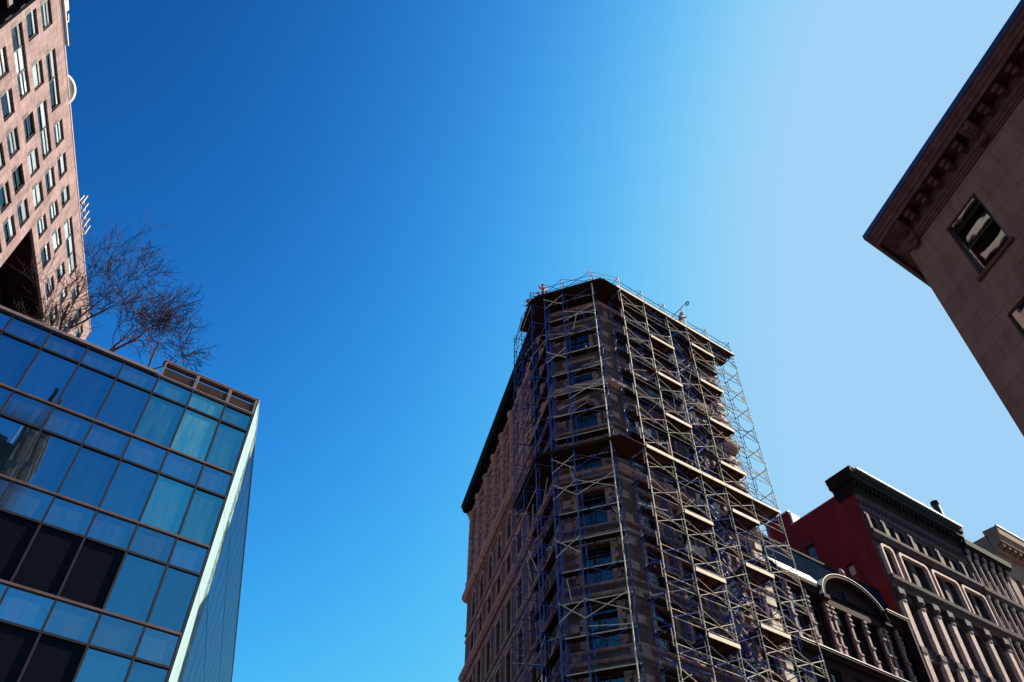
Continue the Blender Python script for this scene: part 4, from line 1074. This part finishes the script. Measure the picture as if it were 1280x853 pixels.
def far_buildings():
    a0, a1 = 46.22, 54.2
    t = thing('iron_front_building', 'dark ornate iron front with columns between the red walled loft and tan block', 'building', FR.P(50, 0, 0))
    cols = [47.4 + 1.36 * k for k in range(5)]; holes = []
    for zb, zt in ((45.6, 48.4), (41.2, 44.0), (36.4, 39.6), (31, 34.6)): holes += [(c - .42, c + .42, zb, zt) for c in cols]
    b = MB(); wall_holes(b, FR, a0, a1, 0, 49.6, holes, .4); b.build('wall', M['castiron2'], t)
    d = MB(); d.box(FR, a0 + .2, a1 - .2, -1.2, -1.15, 0, 49); d.build('interior', M['dark'], t)
    d = MB(); d.face([FR.P(a0, -.2, 49.4), FR.P(a1, -.2, 49.4), FR.P(a1, -20, 49.4), FR.P(a0, -20, 49.4)]); d.build('roof', M['asphalt'], t)
    for h in holes: window(FR, (h[0] + h[1]) / 2, h[2], .836, h[3] - h[2], t, 'h', -.3, None, .25)
    def band(name, prof, mat): m = MB(); m.profile([(FR.P(a0 + .02, 0, 0).xy[:], tuple(FR.n.xy)), (FR.P(a1, 0, 0).xy[:], tuple(FR.n.xy))], prof); m.build(name, mat, t)
    band('cornice', [(-.05, 49.0), (.2, 49.0), (.3, 49.4), (.8, 49.7), (.85, 50.3), (-.2, 50.4)], M['cornice_dark'])
    for z in (44.3, 39.9, 35.0): band('belt', [(-.02, z), (.3, z), (.55, z + .35), (.6, z + .75), (-.02, z + .8)], M['castiron2'])
    for k in range(6):
        a = 46.72 + 1.36 * k
        for zb, zt in ((45.15, 48.7), (40.75, 44.25), (35.85, 39.85), (30.6, 34.9)):
            m = MB(); m.lathe(FR, a, .2, [(.2, zb), (.2, zb + .3), (.14, zb + .35), (.12, zt - .6), (.2, zt - .3), (.24, zt)], 10); m.build('column', M['castiron'], t)
        m = MB(); m.lathe(FR, a, .35, [(.05, 48.7), (.2, 48.9), (.24, 49.2), (.1, 49.5), (.16, 49.75), (.03, 50.0)], 8); m.build('urn', M['rose'], t)
    o = thing('roof_vent', 'tiny mushroom vent on the roof before the tan block', 'vent', FR.P(52.3, -.4, 49.6))
    m = MB(); m.lathe(FR, 52.3, -.4, [(.12, 49.4), (.12, 51.3), (.34, 51.4), (.34, 51.8), (.1, 52.0)], 10); m.build('cowl', M['galv'], o)
    a0, a1 = 54.3, 78
    t = thing('tan_building', 'tan stone block with deep bracketed cornice at the right edge of the row', 'building', FR.P(62, 0, 0))
    cols = [56 + 2.4 * k for k in range(9)]; holes = []
    for zt in (49.5, 45.2, 40.9, 36.6, 32.3): holes += [(c - .6, c + .6, zt - 2.5, zt) for c in cols]
    b = MB(); wall_holes(b, FR, a0, a1, 0, 52.6, holes, .35); b.box(FR, a0, a0 + .3, -26, -.001, 0, 54.4); b.build('wall', M['tan'], t)
    d = MB(); d.box(FR, a0 + .4, a1, -1.2, -1.15, 0, 52); d.build('interior', M['dark'], t)
    for h in holes: window(FR, (h[0] + h[1]) / 2, h[2], 1.196, 2.5, t, 'h', -.25, None, .3)
    m = MB(); q0 = FR.P(a0, 0, 0); q1 = FR.P(a1, 0, 0)
    m.profile(mitre([(q0.x, q0.y), (q1.x, q1.y)], [145.2]), [(-.05, 52.2), (.3, 52.3), (.4, 52.9), (1.1, 53.1), (1.1, 53.6), (1.3, 53.9), (1.35, 54.9), (-.3, 55)]); m.build('cornice', M['tan'], t)
    for k in range(22):
        a = a0 + .5 + 1.0 * k; m = MB(); m.box(FR, a - .16, a + .16, .32, 1.0, 52.6, 53.09); m.build('bracket', M['tan'], t)
    m = MB(); m.box(FR, a0, a1, 1.2, 1.42, 54.902, 55.02); m.build('roof_edge', M['zinc'], t)

# the tower behind the viewer: the camera meets it only as a reflection in the left panes of the glass block
def mirrored_tower():
    O = (5.6, -15.2); F = Frame(O, -34.8); w, dp, h = 11.0, 12.0, 57.5
    t = thing('stone_tower', 'dark stone tower with sunlit banded edge mirrored in the left panes of the glass block', 'building', (O[0], O[1], 0))
    cols = [1.5 + 2.0 * k for k in range(5)]; holes = []
    for k in range(15):
        z = 2 + 3.6 * k; holes += [(x - .5, x + .5, z, z + 2.1) for x in cols]
    b = MB(); wall_holes(b, F, 0, w, 0, h, holes, .2)
    FS = Frame(O, 55.2); sh = [(-dp + 1.5 + 2.4 * k - .5, -dp + 1.5 + 2.4 * k + .5, 2 + 3.6 * q, 4.1 + 3.6 * q) for k in range(4) for q in range(15)]
    b.box(FS, 0, dp, -.3, -.001, 0, h); e = F.P(w, 0, 0); b.box(Frame((e.x, e.y), -124.8), -dp, 0, -.3, -.001, 0, h)
    b.box(F, .3, w - .3, -dp, -dp + .3, 0, h); b.build('wall', M['opp'], t)
    b = MB(); b.box(F, .3, w - .3, -dp + .3, -.3, h - .5, h - .4); b.build('roof', M['asphalt'], t)
    b = MB(); b.box(F, .3, w - .3, -.9, -.85, 0, h - .6); b.build('interior', M['dark'], t)
    for q in holes: window(F, (q[0] + q[1]) / 2, q[2], .996, 2.1, t, 'h', -.12, None, .2)
    for k in range(16):
        z = 1 + 3.6 * k; m = MB(); p = [F.P(w, 0, 0), F.P(0, 0, 0), FS.P(dp, 0, 0)]
        m.profile(mitre([(q.x, q.y) for q in p], [-34.8, 55.2]), [(-.02, z), (.3, z), (.75, z + .4), (.75, z + .75), (-.02, z + .8)]); m.build('belt', M['castiron'] if k > 11 else M['tan'], t)
    for k, (ins, hh) in enumerate(((.6, 1.6), (1.8, 1.4), (3.2, 1.2))):
        m = MB(); m.box(F, ins, w - ins, -dp + ins, -ins, h + 1.6 * k - .3, h + 1.6 * k + hh); m.build('crown_step', M['opp'], t)
    m = MB(); m.tube([F.P(1.4, -2, h), F.P(1.4, -2, h + 6)], .08, 6); m.build('flagpole', M['zinc'], t)

# ------------------------------------------------------------------ the workers on the top platform
def skin_mesh(name, verts, edges, radii, mat, parent, levels=1, root=0):
    me = bpy.data.meshes.new(name); me.from_pydata(verts, edges, []); me.materials.append(mat)
    o = bpy.data.objects.new(name, me); COL.objects.link(o); o.parent = parent
    md = o.modifiers.new('Skin', 'SKIN'); md.use_smooth_shade = True
    sk = me.skin_vertices[0].data
    for i, r in enumerate(radii):
        sk[i].radius = (r, r) if not isinstance(r, tuple) else r
    sk[root].use_root = True
    sb = o.modifiers.new('Sub', 'SUBSURF'); sb.levels = levels; sb.render_levels = levels
    return o

def person(label, loc, face_az, top, hat, lean=.15, arms='down', group='workers on the top platform'):
    t = thing('person', label, 'person', loc, group); t.rotation_euler = (0, 0, -R_(face_az))     # local +Y is the way they face
    ly = lean
    V, E, Rr = [], [], []
    def add(p, r, par=None):
        V.append(p); Rr.append(r)
        if par is not None: E.append((par, len(V) - 1))
        return len(V) - 1
    pel = add((0, 0, .95), .13); be = add((0, ly * .35, 1.15), .13, pel); ch = add((0, ly * .8, 1.36), .15, be)
    nk = add((0, ly * 1.0, 1.49), .06, ch); hd0 = add((0, ly * 1.1 + .02, 1.57), .075, nk); hd1 = add((0, ly * 1.15 + .03, 1.66), .095, hd0); add((0, ly * 1.15 + .02, 1.74), .07, hd1)
    add((0, ly * 1.15 + .125, 1.635), .018, hd1)      # nose
    J, JE, JR = [], [], []
    def jadd(p, r, par=None):
        J.append(p); JR.append(r)
        if par is not None: JE.append((par, len(J) - 1))
        return len(J) - 1
    j0 = jadd((0, 0, .98), .15); j1 = jadd((0, ly * .35, 1.16), .15, j0); j2 = jadd((0, ly * .8, 1.36), .17, j1); jadd((0, ly * .95, 1.45), .09, j2)
    for sx in (-1, 1):
        h = add((sx * .09, 0, .9), .085, pel); k = add((sx * .11, .03, .5), .06, h); a = add((sx * .11, 0, .09), .045, k); add((sx * .12, .14, .04), .04, a)
        sh = add((sx * .19, ly * .82, 1.4), .06, ch)
        if arms == 'rail': el, wr = (sx * .27, ly + .14, 1.18), (sx * .22, ly + .36, 1.1)
        elif arms == 'up' and sx > 0: el, wr = (sx * .32, ly + .16, 1.42), (sx * .30, ly + .26, 1.68)
        else: el, wr = (sx * .27, ly * .8 + .0, 1.12), (sx * .25, ly * .8 + .16, .92)
        e = add(el, .045, sh); w = add(wr, .03, e)
        d = (Vector(wr) - Vector(el)).normalized(); pm = Vector(wr) + d * .07; pi = add(tuple(pm), .034, w)
        side = Vector((1, 0, 0))
        for q, (off, L) in enumerate(((-.033, .075), (-.011, .085), (.011, .08), (.033, .062))):
            b0 = pm + side * off + d * .02; f1 = b0 + d * L * .55 + Vector((0, 0, -.008)); f2 = b0 + d * L * .9 + Vector((0, 0, -.035))
            x = add(tuple(f1), .0095, pi); add(tuple(f2), .008, x)
        th = Vector(wr) + d * .03 + side * (-sx * .05); x = add(tuple(th), .011, w); add(tuple(th + d * .045), .009, x)
        js = jadd((sx * .19, ly * .82, 1.4), .08, j2); je = jadd(el, .062, js); jadd(tuple(Vector(el).lerp(Vector(wr), .85)), .046, je)
    skin_mesh('body', V, E, Rr, M['skin'], t)
    skin_mesh('jacket', J, JE, JR, top, t)
    T, TE, TR = [(0, 0, .97)], [], [.155]
    for sx in (-1, 1):
        i = len(T); T += [(sx * .1, 0, .86), (sx * .115, .03, .5), (sx * .115, 0, .12)]; TR += [.11, .082, .068]; TE += [(0, i), (i, i + 1), (i + 1, i + 2)]
    skin_mesh('trousers', T, TE, TR, M['navy_cloth'], t)
    for sx in (-1, 1):
        skin_mesh('boot', [(sx * .115, -.04, .07), (sx * .12, .06, .06), (sx * .125, .17, .05)], [(0, 1), (1, 2)], [.06, .058, .045], M['black'], t)
    m = MB(); LFp = Frame((0, 0), 180); cy = ly * 1.15 + .02; n = 14; rings = []
    for rx, ry, z in ((.155, .19, 1.705), (.15, .185, 1.715), (.118, .145, 1.72), (.115, .14, 1.77), (.09, .11, 1.82), (.045, .055, 1.85), (.004, .005, 1.855)):
        b = len(m.v)
        for k in range(n):
            tt = 2 * math.pi * k / n; m.v.append((rx * math.cos(tt), cy + ry * math.sin(tt), z))
        rings.append(b)
    for i in range(len(rings) - 1):
        for k in range(n):
            k2 = (k + 1) % n; m.f.append((rings[i] + k, rings[i] + k2, rings[i + 1] + k2, rings[i + 1] + k)); m.uv.append([(0, 0)] * 4); m.m.append(0)
    o = bpy.data.objects.new('hard_hat', m.mesh('hard_hat', hat, smooth=True)); COL.objects.link(o); o.parent = t
    # face: eyes and mouth set on the head
    m = MB()
    for x, z, w, hh in ((-.035, 1.665, .014, .008), (.035, 1.665, .014, .008), (0, 1.595, .026, .006)):
        y = ly * 1.15 + .118 - (0 if x else .012); m.face([(x - w, y, z - hh), (x + w, y, z - hh), (x + w, y, z + hh), (x - w, y, z + hh)])
    o = bpy.data.objects.new('facial_features', m.mesh('facial_features', M['black'])); COL.objects.link(o); o.parent = t

def workers():
    zd = K0 + .1
    person('worker in orange jacket and orange hard hat turning beside the scaffold rail', FN.P(-.15, 1.75, zd), 200, M['orange'], M['hat_orange'], .1, 'up')
    person('worker in grey coat and white hard hat just behind the orange jacketed one', FN.P(-.75, 1.15, zd), 240, M['grey_cloth'], M['hat_white'], .05, 'down')
    person('worker in dark jacket and orange hard hat at the far left end of the platform', FB.P(-.55, 1.85, zd), 250, M['navy_cloth'], M['hat_orange'], .12, 'rail')
    person('worker in grey jacket leaning over the sunlit avenue edge of the platform', FR.P(8.15, 1.75, zd), 145, M['grey_cloth'], M['hat_white'], .3, 'rail')

# ------------------------------------------------------------------ light, air, camera
SUN_AZ, SUN_EL = 67.5, 38.0
def light():
    w = bpy.data.worlds.new('World'); scene.world = w; w.use_nodes = True; nt = w.node_tree
    bg = nt.nodes['Background']
    sky = N_(nt, 'ShaderNodeTexSky', sky_type='NISHITA'); sky.sun_disc = False
    sky.sun_elevation = R_(SUN_EL); sky.sun_rotation = R_(SUN_AZ); sky.altitude = 200; sky.air_density = 1.0; sky.dust_density = 1.8; sky.ozone_density = 5
    # the photograph's steep, saturated response to the sky's own radiance, channel by channel
    sp = N_(nt, 'ShaderNodeSeparateColor'); cb = N_(nt, 'ShaderNodeCombineColor'); nt.links.new(sky.outputs[0], sp.inputs[0])
    def op(kind, a, b):
        n = N_(nt, 'ShaderNodeMath', operation=kind)
        for k, v in enumerate((a, b)):
            if isinstance(v, (int, float)): n.inputs[k].default_value = v
            else: nt.links.new(v, n.inputs[k])
        return n.outputs[0]
    for k, (top, g, s0) in enumerate(SKY_CURVE):
        x = op('POWER', op('DIVIDE', sp.outputs[k], 10 * s0), g)
        nt.links.new(op('MULTIPLY', op('SUBTRACT', 1.0, op('POWER', math.e, op('MULTIPLY', x, -1.0))), top / (SKY_STR * 2 ** EXPO)), cb.inputs[k])
    nt.links.new(cb.outputs[0], bg.inputs['Color']); bg.inputs['Strength'].default_value = SKY_STR
    l = bpy.data.lights.new('sun', 'SUN'); l.energy = SUN_STR; l.angle = R_(.5); l.color = (1, .87, .70)
    o = bpy.data.objects.new('sun', l); COL.objects.link(o)
    d = Vector((math.sin(R_(SUN_AZ)) * math.cos(R_(SUN_EL)), math.cos(R_(SUN_AZ)) * math.cos(R_(SUN_EL)), math.sin(R_(SUN_EL))))
    o.location = d * 300; o.rotation_euler = (-d).to_track_quat('-Z', 'Y').to_euler()
SKY_CURVE = ((.37, 3.7, .166), (.645, 3.5, .172), (.93, 3.9, .25))
SKY_STR, SUN_STR, EXPO = .1, 5.0, 1.4

def camera():
    c = bpy.data.cameras.new('camera'); c.sensor_width = 36; c.lens = 1022 / 1280 * 36; c.clip_end = 6000; c.clip_start = .1
    o = bpy.data.objects.new('camera', c); COL.objects.link(o); o.location = EYE; o.rotation_euler = (R_(90 + 48.36), 0, 0)
    scene.camera = o

setting()
main_building(); scaffolds(); workers()
FG, ZTG, CG0 = glass_building()
tower()
def terrace_tree(label, a, back, h, lean, seed):
    p = FG.P(a, 0, 0) + az(-15.3) * back
    tree(label, (p.x, p.y, ZTG - .15), h, lean, seed)
TREES = [('leafless tree at the left end of the terrace in front of the pink tower', -11.6, 2.2, 8.5, (-.2, .2, .3), 3),
         ('tallest leafless tree, its branches spreading from the pink tower edge into the sky', -11.0, 2.2, 10.5, (.45, .3, .1), 14),
         ('slender leafless tree standing between the tower edge tree and the small one by the louvres', -8.9, 2.4, 9.5, (.6, .4, .1), 8),
         ('small low leafless tree just left of the louvred corner screen', -6.9, 2.4, 8.5, (.75, .5, .1), 5)]
for a in TREES: terrace_tree(*a)
right_building(); brown_building(); red_building(); far_buildings(); mirrored_tower()
light(); camera()
vs = scene.view_settings
vs.view_transform = 'Standard'; vs.look = 'None'; vs.exposure = EXPO; vs.gamma = 1; vs.use_curve_mapping = False
scene.cycles.max_bounces = 6; scene.cycles.transparent_max_bounces = 8
